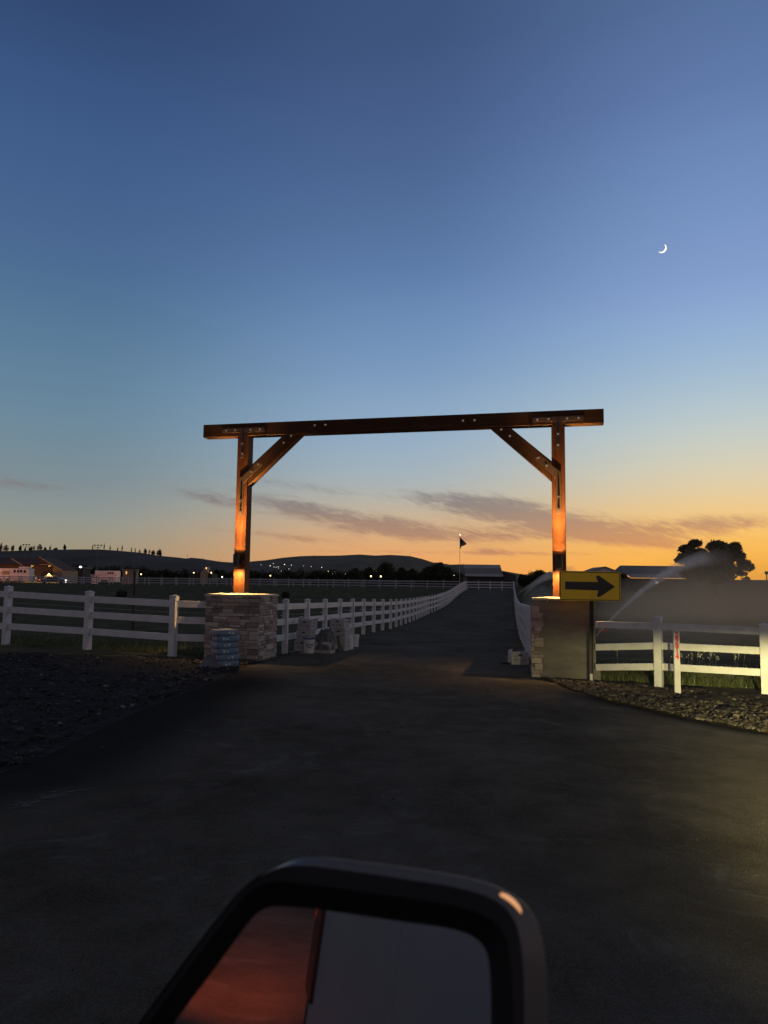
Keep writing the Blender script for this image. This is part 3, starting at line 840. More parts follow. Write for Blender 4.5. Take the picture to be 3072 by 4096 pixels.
def sconce(P, z0, z1, label):
    zc = (z0 + z1) / 2; d = PW / 2 + .185; r = .068
    c = Vector((P.x, P.y, 0)) - GV2 * d
    root = thing('post_lamp', (c.x, c.y, zc), label, 'lamp', 'up and down lamps on the gate posts')
    mb = MB(); h_ = z1 - z0
    prof = [(r - .012, z1 - .02), (r - .012, z1), (r, z1), (r, z0), (r - .012, z0), (r - .012, z0 + .02)]
    mb.lathe((c.x, c.y, 0), prof, 24)
    mb.build('housing', M['black_metal'], root, smooth=False)
    mb = MB(); mb.frame_box(Vector((P.x, P.y, zc)) - GV2 * (PW / 2 + .025), GU2 * .05, GV2 * .024, GZ * .07); mb.frame_box(Vector((P.x, P.y, zc)) - GV2 * (PW / 2 + .085), GU2 * .02, GV2 * .036, GZ * .03)
    mb.build('bracket', M['black_metal'], root, bevel=.004)
    for z, nm, sg in ((z1 - .014, 'upper_lens', 1), (z0 + .014, 'lower_lens', -1)):
        mb = MB(); mb.cyl((c.x, c.y, z), (c.x, c.y, z + .004 * sg), r - .013, None, 24); mb.build(nm, M['lens'], root)
        L = bpy.data.lights.new('lamp_beam', 'SPOT'); L.energy = 25.0; L.color = WARM; L.spot_size = rad(129); L.spot_blend = .06; L.shadow_soft_size = .014; beam_nodes(L, sg > 0)
        lo = bpy.data.objects.new('lamp_beam', L); COL.objects.link(lo); lo.parent = root
        lo.location = (0, 0, z + .008 * sg - zc)
        lo.rotation_euler = (math.pi, 0, 0) if sg > 0 else (0, 0, 0)
        L2 = bpy.data.lights.new('lamp_spill', 'SPOT'); L2.energy = 3.5 if sg > 0 else 34; L2.color = WARM; L2.spot_size = rad(165); L2.spot_blend = .35; L2.shadow_soft_size = .02
        lo2 = bpy.data.objects.new('lamp_spill', L2); COL.objects.link(lo2); lo2.parent = root
        lo2.location = lo.location; lo2.rotation_euler = lo.rotation_euler
    return root
ys_ = LP.y - PW / 2 - .18
sconce(LP, atY(515 * K, 1225 * K, ys_).z, atY(515 * K, 1197 * K, ys_).z, 'black cylinder lamp shining up and down on the left gate post')
ys_ = RP.y - PW / 2 - .18
sconce(RP, atY(1210 * K, 1229 * K, ys_).z, atY(1210 * K, 1200 * K, ys_).z, 'black cylinder lamp shining up and down on the right gate post above the sign')

# ------------------------------------------------------------------ arrow sign
M['sign_yellow'] = mat('sign_yellow', (0.86, 0.54, 0.012), 0.45, 0.06, 4)
M['sign_black'] = mat('sign_black', (0.018, 0.017, 0.017), 0.5, 0.1, 8)
M['galv'] = mat('galv', (0.22, 0.22, 0.21), 0.5, 0.25, 30, metal=0.6)
M['galv_dark'] = mat('galv_dark', (0.030, 0.029, 0.026), 0.6, 0.3, 20)
sy = 14.92
tl, tr_, bl_ = atY(1208 * K, 1233 * K, sy), atY(1340.5 * K, 1235 * K, sy - .06), atY(1211 * K, 1297 * K, sy)
SW = (tr_ - tl).length; SH = (tl - bl_).length
su = (tr_ - tl).normalized(); sv = Vector((0, 0, 1)); sn = sv.cross(su).normalized()
if sn.y > 0: sn = -sn
sv = (sn.cross(su)).normalized() 
if sv.z < 0: sv = -sv
sb0 = atY(1278 * K, 1468 * K, sy + .02); sb0.z = zg(sb0.x, sb0.y)
sign = thing('road_sign', sb0, 'yellow road sign with a large black arrow pointing right, on a metal post', 'sign')
def rrect(w, h, r, n=5, ins=0.0):
    out = []
    for cx_, cy_, a0 in ((w - r, r, -90), (w - r, h - r, 0), (r, h - r, 90), (r, r, 180)):
        for i in range(n + 1):
            a = rad(a0 + 90 * i / n); out.append((cx_ + (r - ins) * math.cos(a), cy_ + (r - ins) * math.sin(a)))
    return out
so_ = tl - sv * SH
mb = MB(); mb.prism(rrect(SW, SH, .04), so_, su, sv, -sn * .004); mb.build('sign_panel', M['sign_yellow'], sign)
mb = MB()
oo = rrect(SW, SH, .04, 5, .012); ii = rrect(SW, SH, .04, 5, .027); n = len(oo); q = so_ + sn * .0022
mb.add([q + su * a + sv * b for a, b in oo] + [q + su * a + sv * b for a, b in ii], [(i, (i + 1) % n, n + (i + 1) % n, n + i) for i in range(n)])
mb.build('border', M['sign_black'], sign)
def N(x, y): return ((x - 790) / 685 * SW, (832 - y) / 327 * SH)
arrow = [N(855, 622), N(1222, 622), N(1210, 590), N(1203, 570), N(1207, 556), N(1222, 549), N(1240, 554), N(1260, 570), N(1412, 672), N(1262, 772), N(1240, 787), N(1222, 790), N(1211, 778), N(1212, 764), N(1225, 716), N(855, 708)]
mb = MB(); mb.add([so_ + sn * .0025 + su * a + sv * b for a, b in arrow], [tuple(range(len(arrow)))]); mb.build('arrow', M['sign_black'], sign)
mb = MB(); pw = .085
ptop = so_ + su * ((1278 - 1208) / 132.5 * SW) + sv * .02 - sn * .035
pb_ = Vector((sb0.x, sb0.y + .03, sb0.z - .2)); 
chan = [(-.042, 0), (-.026, .0), (-.018, .034), (.018, .034), (.026, 0), (.042, 0), (.042, .004), (.029, .004), (.021, .038), (-.021, .038), (-.029, .004), (-.042, .004)]
mb.prism(chan, pb_, su, -sn, (ptop + sv * .42) - pb_)
mb.build('sign_post', M['galv_dark'], sign)
mb = MB()
for i in range(3): mb.cyl(pb_ + Vector((0, -.006, .23 + .035 * i)), pb_ + Vector((0, .004, .23 + .035 * i)), .012, None, 8)
mb.frame_box(pb_ + Vector((0, -.001, .27)), su * .03, -sn * .0008, sv * .08)
mb.build('reflector_tag', M['white_vinyl'], sign)
mb = MB()
for f_ in (.14, .86):
    p = so_ + su * ((1278 - 1208) / 132.5 * SW) + sv * (SH * f_); mb.cyl(p, p + sn * .008, .010, None, 8)
mb.build('bolt_head', M['galv'], sign)

# ------------------------------------------------------------------ house number post
M['digit_red'] = mat('digit_red', (0.75, 0.03, 0.03), 0.4, 0.05, 10)
nb = gD(1464, 1503)
nt_ = atY(1464 * K, 1364 * K, nb.y)
numpost = thing('number_post', nb, 'slim white address post with red numbers 29814 in front of the right fence', 'post')
mb = MB(); hN = nt_.z - nb.z; wN = .100
mb.box(nb.x - wN / 2, nb.x + wN / 2, nb.y - .02, nb.y + .025, nb.z - .2, nb.z + hN)
mb.build('post_panel', M['white_vinyl'], numpost, bevel=.003)
for ch, yc in zip("29814", (1371, 1383, 1395, 1406.5, 1418.5)):
    cu = bpy.data.curves.new('digit', 'FONT'); cu.body = ch; cu.size = .132; cu.align_x = 'CENTER'; cu.align_y = 'CENTER'; cu.offset = .005; cu.extrude = .0008; cu.resolution_u = 3
    to = bpy.data.objects.new('digit_tmp', cu); COL.objects.link(to)
    dg = bpy.context.evaluated_depsgraph_get(); me = bpy.data.meshes.new_from_object(to.evaluated_get(dg))
    bpy.data.objects.remove(to)
    o = bpy.data.objects.new('digit', me); COL.objects.link(o); o.parent = numpost; me.materials.clear(); me.materials.append(M['digit_red'])
    zc = atY(1464 * K, yc * K, nb.y).z
    o.location = (0, -.0212, zc - nb.z); o.rotation_euler = (rad(90), 0, 0); o.scale = (.92, 1, 1)

# ------------------------------------------------------------------ cement bags
M['bag_paper'] = mat('bag_paper', (0.27, 0.255, 0.275), 0.7, 0.12, 9, 0.25, 16)
M['bag_blue'] = mat('bag_blue', (0.12, 0.19, 0.255), 0.6, 0.25, 8, 0.25, 16)
M['bag_white'] = mat('bag_white', (0.55, 0.57, 0.6), 0.6, 0.1, 8)
def bag_mesh(seed, lx=.25, ly=.155, lz=.062, tri_up=True):
    rs = random.Random(seed); mb = MB(); nu, nv = 28, 14
    vs = []
    for j in range(nv + 1):
        ph = -math.pi / 2 + math.pi * j / nv
        for i in range(nu):
            th = 2 * math.pi * i / nu
            def sp(c, e): return math.copysign(abs(c) ** e, c)
            x = sp(math.cos(ph), .26) * sp(math.cos(th), .22); y = sp(math.cos(ph), .26) * sp(math.sin(th), .22); z = sp(math.sin(ph), .42)
            p = Vector((x * lx, y * ly, z * lz))
            p += Vector((1, 1, .8)) * (.010 * mnoise.noise(Vector((x * 2.2 + seed, y * 2.2, z * 1.4)))) + Vector((0, 0, .006 * mnoise.noise(Vector((x * 6, y * 6 + seed, z * 3)))))
            vs.append(p)
    for j in range(nv):
        for i in range(nu):
            a = [vs[j * nu + i], vs[j * nu + (i + 1) % nu], vs[(j + 1) * nu + (i + 1) % nu], vs[(j + 1) * nu + i]]
            c = sum(a, Vector()) / 4
            mi = 1 if (c.y < -ly * .62 and c.z < lz * .82) else 0
            mb.add(a, [(0, 1, 2, 3)], mi)
    return mb
def weld(o, d=.0006):
    bm = bmesh.new(); bm.from_mesh(o.data); bmesh.ops.remove_doubles(bm, verts=bm.verts, dist=d); bmesh.ops.recalc_face_normals(bm, faces=bm.faces); bm.to_mesh(o.data); bm.free()
    for p in o.data.polygons: p.use_smooth = True
bfoot = gnd(890, 2672)
bfoot = Vector((bfoot.x, bfoot.y + .16, zg(bfoot.x, bfoot.y)))
names = ['topmost', 'second from the top', 'third from the top', 'third from the bottom', 'second from the bottom', 'bottom']
for k in range(6):
    lvl = 5 - k
    e = thing('cement_bag', bfoot + Vector((random.uniform(-.02, .02), random.uniform(-.015, .015), .075 + lvl * .122)),
              '%s cement bag of the blue stack by the left stone pillar' % names[k], 'bag', 'cement bags stacked before the left pillar', rotz=rad(38 + random.uniform(-7, 7)))
    o = bag_mesh(k * 3.7 + 1, .235, .17, .066).build('sack', [M['bag_paper'], M['bag_blue']], e, local=True); weld(o)
    mb = MB(); s = .034; x0 = (.10, -.11, .02, -.11, .06, -.09)[k]
    up = 1 if k in (0, 5) else -1
    yq = -.1735
    mb.prism([(x0 - s, -.03 * up), (x0 + s, -.03 * up), (x0, .032 * up)], (0, yq + .006, 0), (1, 0, 0), (0, 0, 1), (0, -.006, 0))
    mb.prism([(x0 - s * 3.2 * (1 if x0 > 0 else -1), -.012), (x0 - s * 1.4 * (1 if x0 > 0 else -1), -.012), (x0 - s * 1.4 * (1 if x0 > 0 else -1), .014), (x0 - s * 3.2 * (1 if x0 > 0 else -1), .014)], (0, yq + .006, 0), (1, 0, 0), (0, 0, 1), (0, -.0055, 0))
    mb.build('print', M['bag_white'], e, local=True)

M['plastic_film'] = mat('plastic_film', (0.10, 0.095, 0.095), 0.4, 0.2, 10, 0.4, 12)
M['tarp'] = mat('tarp', (0.085, 0.078, 0.072), 0.5, 0.3, 6, 0.5, 10)
def heap(name, label, cat, c, rx, ry, h, material, seed, peak=(0, 0), rough=.35):
    mb = MB(); n = 34
    for j in range(n + 1):
        for i in range(n + 1):
            u = i / n * 2 - 1; v = j / n * 2 - 1; r = math.hypot(u, v)
            f = max(0.0, 1 - r ** 2.6)
            p = Vector((u * 2.2 + seed, v * 2.2, 0))
            q = abs(mnoise.noise(p)) + .5 * abs(mnoise.noise(p * 2.3)) + .25 * abs(mnoise.noise(p * 5))
            z = h * f * (1 - rough + rough * 1.9 * q)
            wob = 1 + .25 * mnoise.noise(Vector((math.atan2(v, u) * 2, seed, r)))
            x = c[0] + u * rx * wob + peak[0] * f; y = c[1] + v * ry * wob + peak[1] * f
            mb.v.append((x, y, c[2] + .008 + z))
    for j in range(n):
        for i in range(n):
            u = (i + .5) / n * 2 - 1; v = (j + .5) / n * 2 - 1
            if math.hypot(u, v) < 1.02:
                k = j * (n + 1) + i; mb.f.append((k, k + 1, k + n + 2, k + n + 1)); mb.m.append(0)
    o = mb.build(name, material, smooth=True)
    return tag(o, label, cat)
hc = gnd(852, 2668)
heap('plastic_wrap', 'crumpled grey plastic wrap slumped on the ground left of the cement bags', 'plastic wrap', (hc.x, hc.y - .05, hc.z), .27, .24, .30, M['plastic_film'], 3.0, (.10, .06))

# ------------------------------------------------------------------ boxes and buckets by the left fence
M['carton'] = mat('carton', (0.40, 0.37, 0.35), 0.8, 0.10, 5, 0.1)
M['carton_in'] = mat('carton_in', (0.10, 0.085, 0.075), 0.9, 0.2, 5)
M['ink'] = mat('ink', (0.05, 0.045, 0.045), 0.8, 0.2, 9)
M['ink_light'] = mat('ink_light', (0.12, 0.11, 0.11), 0.8, 0.2, 9)
def carton(loc, label, w=.40, d=.30, h=.25, rot=0.0, open_top=False, tilt=0.0):
    e = thing('carton', loc, label, 'box', 'white cardboard cartons', rotz=rot)
    if tilt: e.rotation_euler = (0, tilt, rot)
    mb = MB(); hh = h
    t = .006
    mb.box(-w / 2, w / 2, -d / 2, -d / 2 + t, 0, h); mb.box(-w / 2, w / 2, d / 2 - t, d / 2, 0, h)
    mb.box(-w / 2, -w / 2 + t, -d / 2 + t, d / 2 - t, 0, h); mb.box(w / 2 - t, w / 2, -d / 2 + t, d / 2 - t, 0, h)
    mb.box(-w / 2 + t, w / 2 - t, -d / 2 + t, d / 2 - t, .001, .007)
    mb.build('shell', M['carton'], e, local=True, bevel=.004)
    mb = MB()
    if open_top:
        mb.prism([(-w / 2, 0), (w / 2 - .02, .0), (w / 2 - .05, .05), (-w / 2 + .04, .035)], (0, -d / 2 + .003, h), (1, 0, 0), (0, .5, .6), (0, .004, 0))
        mb.prism([(-d / 2, 0), (d / 2, 0), (d / 2 - .03, .08), (-d / 2 + .03, .06)], (w / 2 - .003, 0, h), (0, 1, 0), (.45, 0, .7), (-.004, 0, 0))
        mb.prism([(-d / 2, 0), (d / 2, 0), (d / 2 - .05, .07), (-d / 2 + .02, .09)], (-w / 2 + .003, 0, h), (0, 1, 0), (.25, 0, .9), (.004, 0, 0))
    else:
        mb.frame_box((0, -d / 4 + .001, h + .003), (w / 2 - .002, 0, 0), (0, d / 4 - .003, 0), (0, 0, .003)); mb.frame_box((0, d / 4 - .001, h + .004), (w / 2 - .002, 0, 0), (0, d / 4 - .003, 0), (0, 0, .003))
    mb.build('flap', M['carton'], e, local=True)
    mb = MB(); y = -d / 2 - .0012
    mb.prism([(a, b) for a, b in rrect(.095, .038, .014)], (-.0475, y, h * .70), (1, 0, 0), (0, 0, 1), (0, .001, 0))
    mb.box(-.006, .006, y, y + .001, h * .22, h * .46)
    mb.build('hand_hole', M['ink'], e, local=True)
    mb = MB()
    for x0, x1, z in ((-.16, -.05, .42), (-.15, -.06, .30), (.05, .15, .45), (.04, .16, .34), (.06, .12, .22), (-.15, -.08, .68)):
        mb.box(x0 * w / .4, x1 * w / .4, y, y + .001, h * z, h * z + .012)
    xs_ = w / 2 + .0002
    for yy_ in (-.05, .03): mb.box(xs_, xs_ + .001, yy_, yy_ + .012, h * .25, h * .55)
    mb.box(xs_, xs_ + .001, -.06, .05, h * .72, h * .80)
    mb.build('print', M['ink_light'], e, local=True)
    return e
M['bucket_white'] = mat('bucket_white', (0.62, 0.60, 0.58), 0.5, 0.06, 6)
M['bucket_blue'] = mat('bucket_blue', (0.03, 0.05, 0.14), 0.5, 0.1, 6)
M['ink_blue'] = mat('ink_blue', (0.03, 0.05, 0.12), 0.6, 0.1, 6)
def text_mesh(body, size, bold=.0):
    cu = bpy.data.curves.new('lettering', 'FONT'); cu.body = body; cu.size = size; cu.align_x = 'CENTER'; cu.align_y = 'CENTER'; cu.offset = bold; cu.resolution_u = 2
    to = bpy.data.objects.new('lettering_tmp', cu); COL.objects.link(to)
    dg = bpy.context.evaluated_depsgraph_get(); me = bpy.data.meshes.new_from_object(to.evaluated_get(dg)); bpy.data.objects.remove(to)
    return me
def bucket(loc, label, r=.145, h=.37, rim=True, letter=True, up=True, rot=0):
    e = thing('bucket', loc, label, 'bucket', 'white plastic buckets', rotz=rot)
    mb = MB(); r0 = r * .88
    if not up: r0, r = r, r * .88
    prof = [(.001, 0), (r0, 0), (r0 + (r - r0) * .8, h * .80), (r + .008, h * .80), (r + .008, h * .83), (r, h * .83), (r, h * .90), (r + .008, h * .90), (r + .008, h * .93), (r, h * .93), (r, h), (r - .006, h), (r0 - .004, h * .2), (.001, h * .2)]
    if not up: prof = [(r0, 0), (r0, .02), (r0 + .01, .02), (r0 + .01, .035), (r0, .035), (r, h), (.001, h)]
    mb.lathe((0, 0, 0), prof, 28); o = mb.build('pail', M['bucket_white'], e, local=True)
    for p in o.data.polygons: p.use_smooth = False
    if rim:
        mb = MB(); mb.lathe((0, 0, 0), [(r + .006, h - .035), (r + .012, h - .03), (r + .012, h + .004), (r - .004, h + .006), (r - .01, h - .05)], 28); mb.build('rim', M['bucket_blue'], e, local=True)
        mb = MB()
        pts_ = [Vector((math.cos(a) * (r + .015), -.02 - abs(math.sin(a)) * (r * .9), h * .86 - .1 * math.sin(a))) for a in np.linspace(0, math.pi, 13)]
        mb.tube(pts_, [.0035] * 13, 6); mb.build('handle', M['galv'], e, local=True)
    if letter:
        for txt, z, sz in (("TOTAL", h * .53, .068), ("WALL", h * .37, .05)):
            me = text_mesh(txt, sz, .002)
            rr = r0 + (r - r0) * z / h + .002
            for v in me.vertices:
                an = v.co.x / rr; v.co = Vector((math.sin(an) * rr, -math.cos(an) * rr, v.co.y + z))
            o = bpy.data.objects.new('lettering', me); COL.objects.link(o); o.parent = e; me.materials.clear(); me.materials.append(M['ink_blue'])
    return e
def zb2(x, y): return 1160 + x / 5.925, 2460 + y / 5.925
RB_ = rad(-22)
p3 = gnd(*zb2(330, 890)); p3 = Vector((p3.x, p3.y + .16, zg(p3.x, p3.y) + .02))
carton(p3, 'bottom white carton of the three high stack behind the lettered bucket', .42, .32, .28, RB_)
carton(p3 + Vector((.02, .0, .288)), 'middle white carton of the three high stack behind the lettered bucket', .40, .31, .24, RB_ + .06)
carton(p3 + Vector((.05, .01, .545)), 'top white carton with lifted flaps on the three high stack behind the lettered bucket', .39, .31, .245, RB_ - .05, True, rad(4))
pbk = gnd(*zb2(440, 930)); bucket(Vector((pbk.x, pbk.y + .14, zg(pbk.x, pbk.y) + .02)), 'white pail with blue rim and dark lettering before the carton stack', .142, .37, rot=rad(12))
p4 = gnd(*zb2(810, 930)); carton(Vector((p4.x, p4.y + .17, zg(p4.x, p4.y) + .02)), 'open white carton on the ground holding a grey plastic bag', .43, .33, .25, RB_ * .7, True)
pt = Vector((p4.x + .02, p4.y + .2, zg(p4.x, p4.y) + .12))
heap('plastic_bag', 'dark grey plastic bag bulging out of the open carton by the fence', 'plastic bag', pt, .30, .26, .50, M['tarp'], 8.0, (.02, .05), .3)
p5 = gnd(*zb2(1010, 900)); p5 = Vector((p5.x + .16, p5.y + .62, zg(p5.x, p5.y) + .02))
carton(p5, 'bottom white carton of the taller pile behind the grey plastic bag', .40, .32, .28, RB_)
carton(p5 + Vector((0, 0, .29)), 'middle white carton of the taller pile behind the grey plastic bag', .40, .32, .26, RB_ + .05)
carton(p5 + Vector((-.03, -.02, .56)), 'topmost white carton of the taller pile, leaning against a fence post', .40, .31, .25, RB_ - .04, False, rad(3))
p6 = gnd(*zb2(1150, 880))
heap('plastic_sheet', 'torn brownish plastic sheet hanging over cartons right of the grey bag', 'plastic sheet', (p6.x - .02, p6.y + .26, p6.z + .02), .22, .24, .66, M['tarp'], 15.0, (0, .08), .35)
p7 = gnd(*zb2(1370, 838)); bucket(Vector((p7.x, p7.y + .14, zg(p7.x, p7.y) + .02)), 'plain white bucket standing at the right end of the carton pile', .135, .36, False, False, False)
p8 = gnd(*zb2(1500, 775)); bucket(Vector((p8.x + .02, p8.y + .12, zg(p8.x, p8.y) + .02)), 'plain white bucket half hidden behind the other plain bucket by the driveway fence', .135, .34, False, False, True)
# scraps of paper lit by the lamp
for (x, y) in ((70, 925), (260, 950)):
    p = gnd(*zb2(x, y)); mb = MB()
    k = 9; vs = [(p.x + .11 * math.cos(2 * math.pi * i / k) * random.uniform(.6, 1.1), p.y + .07 * math.sin(2 * math.pi * i / k) * random.uniform(.6, 1.1), p.z + .035 + random.uniform(0, .03)) for i in range(k)]
    vs.append((p.x, p.y, p.z + .06)); mb.add(vs, [(i, (i + 1) % k, k) for i in range(k)])
    tag(mb.build('paper_scrap', M['carton']), 'pale torn paper scrap on the ground %s' % ('between the left pillar and the bucket' if x < 100 else 'touching the lettered bucket'), 'paper', 'paper scraps on the ground')
# carton by the right pillar
p9 = gD(1122, 1438)
carton(Vector((p9.x, p9.y + .16, p9.z + .02)), 'white carton with torn open flaps beside the right pillar', .40, .30, .27, rad(8), True)
mb = MB(); q = gD(1092, 1437); mb.prism(rrect(.22, .05, .01), (q.x - .1, q.y, q.z + .024), (1, 0, 0), (0, 1, .1), (0, 0, .03)); tag(mb.build('stone_offcut', M['dirt_dark']), 'dark stone offcut lying left of the torn carton by the right pillar', 'stone')

# ------------------------------------------------------------------ trees
def crown_mesh(mb, clumps, n, ls, flat=.8, elong=1.0):
    tot_v = sum(c[3] * c[4] * c[5] for c in clumps)
    for (cx_, cy_, cz_, rx, ry, rz) in clumps:
        k = max(8, int(n * rx * ry * rz / tot_v))
        d = rng.normal(size=(k, 3)); d /= np.linalg.norm(d, axis=1)[:, None]
        r = rng.random(k) ** (1 / 2.2) * (1 + .22 * rng.normal(size=k) * .5)
        P = d * r[:, None] * np.array([rx, ry, rz]) + np.array([cx_, cy_, cz_])
        A1 = rng.normal(size=(k, 3)); A1 /= np.linalg.norm(A1, axis=1)[:, None]
        B1 = np.cross(A1, rng.normal(size=(k, 3))); B1 /= np.linalg.norm(B1, axis=1)[:, None]
        s = ls * (.6 + .8 * rng.random(k))[:, None]
        V = np.stack([P - A1 * s * elong, P + B1 * s * .55, P + A1 * s * elong, P - B1 * s * .55], 1).reshape(-1, 3)
        o = len(mb.v); mb.v.extend(map(tuple, V)); mb.f.extend([(o + 4 * i, o + 4 * i + 1, o + 4 * i + 2, o + 4 * i + 3) for i in range(k)]); mb.m.extend([0] * k)
def tree(name, base, clumps, trunk_r, label, cat='tree', group=None, n=3000, ls=.25, leaf='leaf_dark', elong=1.0, trunk_top=None):
    """clumps in world metres relative to base"""
    b = Vector(base); root = thing(name, b, label, cat, group)
    mb = MB(); tot_h = max(c[2] for c in clumps)
    tt = trunk_top or tot_h * .75
    mb.tube([(0, 0, -.3), (trunk_r * .3, 0, tt * .4), (-trunk_r * .2, 0, tt)], [trunk_r, trunk_r * .75, trunk_r * .25], 8)
    for c in clumps:
        st = Vector((0, 0, min(c[2] * .55, tt * .8)))
        mb.tube([st, (st + Vector(c[:3])) / 2 + Vector((0, 0, -.05 * c[2])), Vector(c[:3])], [trunk_r * .38, trunk_r * .25, trunk_r * .08], 5)
    mb.build('trunk', M['bark'], root, local=True)
    cm = MB(); crown_mesh(cm, clumps, n, ls, elong=elong); cm.build('crown', M[leaf], root, local=True)
    return root
def px2m(D): return D / F
# big pine against the sunset
D = 105.0; s = px2m(D)
bp = atY(2860, 2350, D); bp.z = zg(bp.x, bp.y) + rise(bp.x, bp.y)
def z5(x, y): return 2400 + x / 2.469, 2100 + y / 2.469
cl = []
for x, y, rx, ry in [(930, 185, 75, 48), (890, 235, 90, 55), (800, 310, 60, 35), (770, 350, 40, 28), (900, 330, 120, 70), (1010, 300, 90, 90), (1110, 220, 100, 70), (1210, 210, 100, 58), (1300, 225, 75, 62), (1180, 320, 150, 100), (1330, 310, 75, 70), (1080, 420, 130, 80),
                     (950, 420, 130, 60), (1230, 420, 90, 80), (1390, 380, 70, 45), (1440, 420, 65, 45), (1420, 480, 60, 30), (1340, 440, 60, 35), (1300, 520, 80, 22), (1460, 370, 30, 30), (1130, 510, 130, 75), (1000, 510, 140, 65), (900, 470, 110, 60), (1230, 500, 90, 60), (1440, 530, 45, 18)]:
    p = atY(*z5(x, y), D); c = p - bp
    cl.append((c.x, random.uniform(-1.2, 1.2), c.z, rx / 2.469 * s * .86, rx / 2.469 * s * .8, ry / 2.469 * s * .82))
tree('pine_tree', bp, cl, .32, 'big round crowned pine silhouetted against the orange sunset at the right', n=30000, ls=.14, leaf='leaf_pine', elong=1.9, trunk_top=4.4)
# trees below the hills in the middle
def bush_tree(cx_, top, base, w, D, label, n=2600, ls=.3, name='broadleaf_tree', group='dark trees below the hills', seed=0):
    rs = random.Random(seed); b = atY(cx_, base, D); b.z = zg(b.x, b.y) + rise(b.x, b.y); t = atY(cx_, top, D); h_ = t.z - b.z; W = w * px2m(D)
    cl = [(0, 0, h_ * .52, W * .36, W * .34, h_ * .40)]
    for _ in range(9):
        u = rs.uniform(-1, 1); r = W * rs.uniform(.10, .2)
        cl.append((u * (W / 2 - r), rs.uniform(-.3, .3) * W, h_ * (.35 + .48 * rs.random() * (1 - .55 * abs(u))), r, r, r * .8 if r * .8 < h_ * .2 else h_ * .2))
    cl.append((rs.uniform(-.1, .1) * W, 0, h_ * .83, W * .16, W * .16, h_ * .15))
    return tree(name, b, cl, max(.12, W * .03), label, group=group, n=n, ls=ls)
def z3(x, y): return 1400 + x / 2.074, 2100 + y / 2.074
TR = [(40, 350, 90, 260, 'dark tree low on the slope just right of the left gate post'), (150, 345, 110, 255, 'dark tree under the hill in the middle of the gateway, left of the tallest clump'), (300, 296, 200, 240, 'tallest rounded dark tree under the middle hill'), (430, 345, 110, 245, 'small dark tree between the two tall rounded trees'),
      (510, 358, 100, 250, 'low dark bush tree left of the broad tree beside the barn'), (640, 335, 130, 235, 'left shoulder of the broad dark trees beside the barn'), (730, 300, 200, 232, 'broad dark tree just left of the flagpole'), (810, 345, 90, 236, 'dark tree at the foot of the flagpole'), (900, 400, 110, 225, 'low dark shrubby tree touching the barn wall')]
for i, (x, y, w, D, lb) in enumerate(TR):
    X, Y = z3(x, y); bush_tree(X, Y, 2350, w * 1.2 / 2.074, D, lb, seed=i + 3)
for i, (x, y, w, D, lb) in enumerate([(1440, 405, 90, 215, 'dark tree between the barn and the taller tree beside the right gate post'), (1560, 370, 190, 210, 'broad dark tree silhouetted left of the right gate post'), (1650, 385, 120, 212, 'dark tree half hidden behind the right gate post')]):
    X, Y = z3(x, y); bush_tree(X, Y, 2350, w * 1.45 / 2.074, D, lb, n=5200, ls=.22, seed=i + 30, group='dark trees beside the right gate post')
for i, (x, y, w, D, lb) in enumerate([(2490, 2282, 60, 160, 'low dark tree between the small gable and the long barn roof')]):
    bush_tree(x, y, 2350, w, D, lb, n=1500, ls=.22, seed=50)
# hedge row of trees under the left hill, one mass
def far_wood(name, label, x0, x1, topf, D, n, seed, ls=.5):
    rs = random.Random(seed); mb = MB(); cl = []
    x = x0
    while x < x1:
        t = atY(x, topf(x) + rs.uniform(-6, 9), D); b = zg(t.x, D); h_ = max(1.0, t.z - b); r = rs.uniform(1.8, 4.2) * D / 300
        cl.append((t.x, D + rs.uniform(-6, 6), b + h_ * .5, r, r, h_ * .52)); x += r / px2m(D) * .9
    crown_mesh(mb, cl, n, ls)
    return tag(mb.build(name, M['leaf_dark']), label, 'woods', kind='stuff')
far_wood('far_woods', 'dark mass of distant trees along the foot of the hills', 250, 1830, lambda x: 2283 if x > 600 else 2262, 330, 30000, 4, .55)
# bushes in the paddock
for cx_, cy_, w, h_, lb in ((485, 2375, 44, 26, 'small dark bush in the paddock beside the wooden utility post'), (1142, 2382, 30, 26, 'small round dark bush in the paddock behind the right corner of the left pillar'), (190, 2362, 60, 18, 'low dark tuft in the paddock above the left fence rail')):
    b = gnd(cx_, cy_ + h_ / 2); D = b.y; r = w / 2 * px2m(D); hh = h_ * px2m(D)
    root = thing('bush', b, lb, 'bush', 'bushes in the paddock'); mb = MB(); crown_mesh(mb, [(0, 0, hh * .5, r, r, hh * .55), (r * .3, 0, hh * .55, r * .6, r * .6, hh * .4)], 500, .05 * D / 30); mb.build('foliage', M['leaf_dark'], root, local=True)

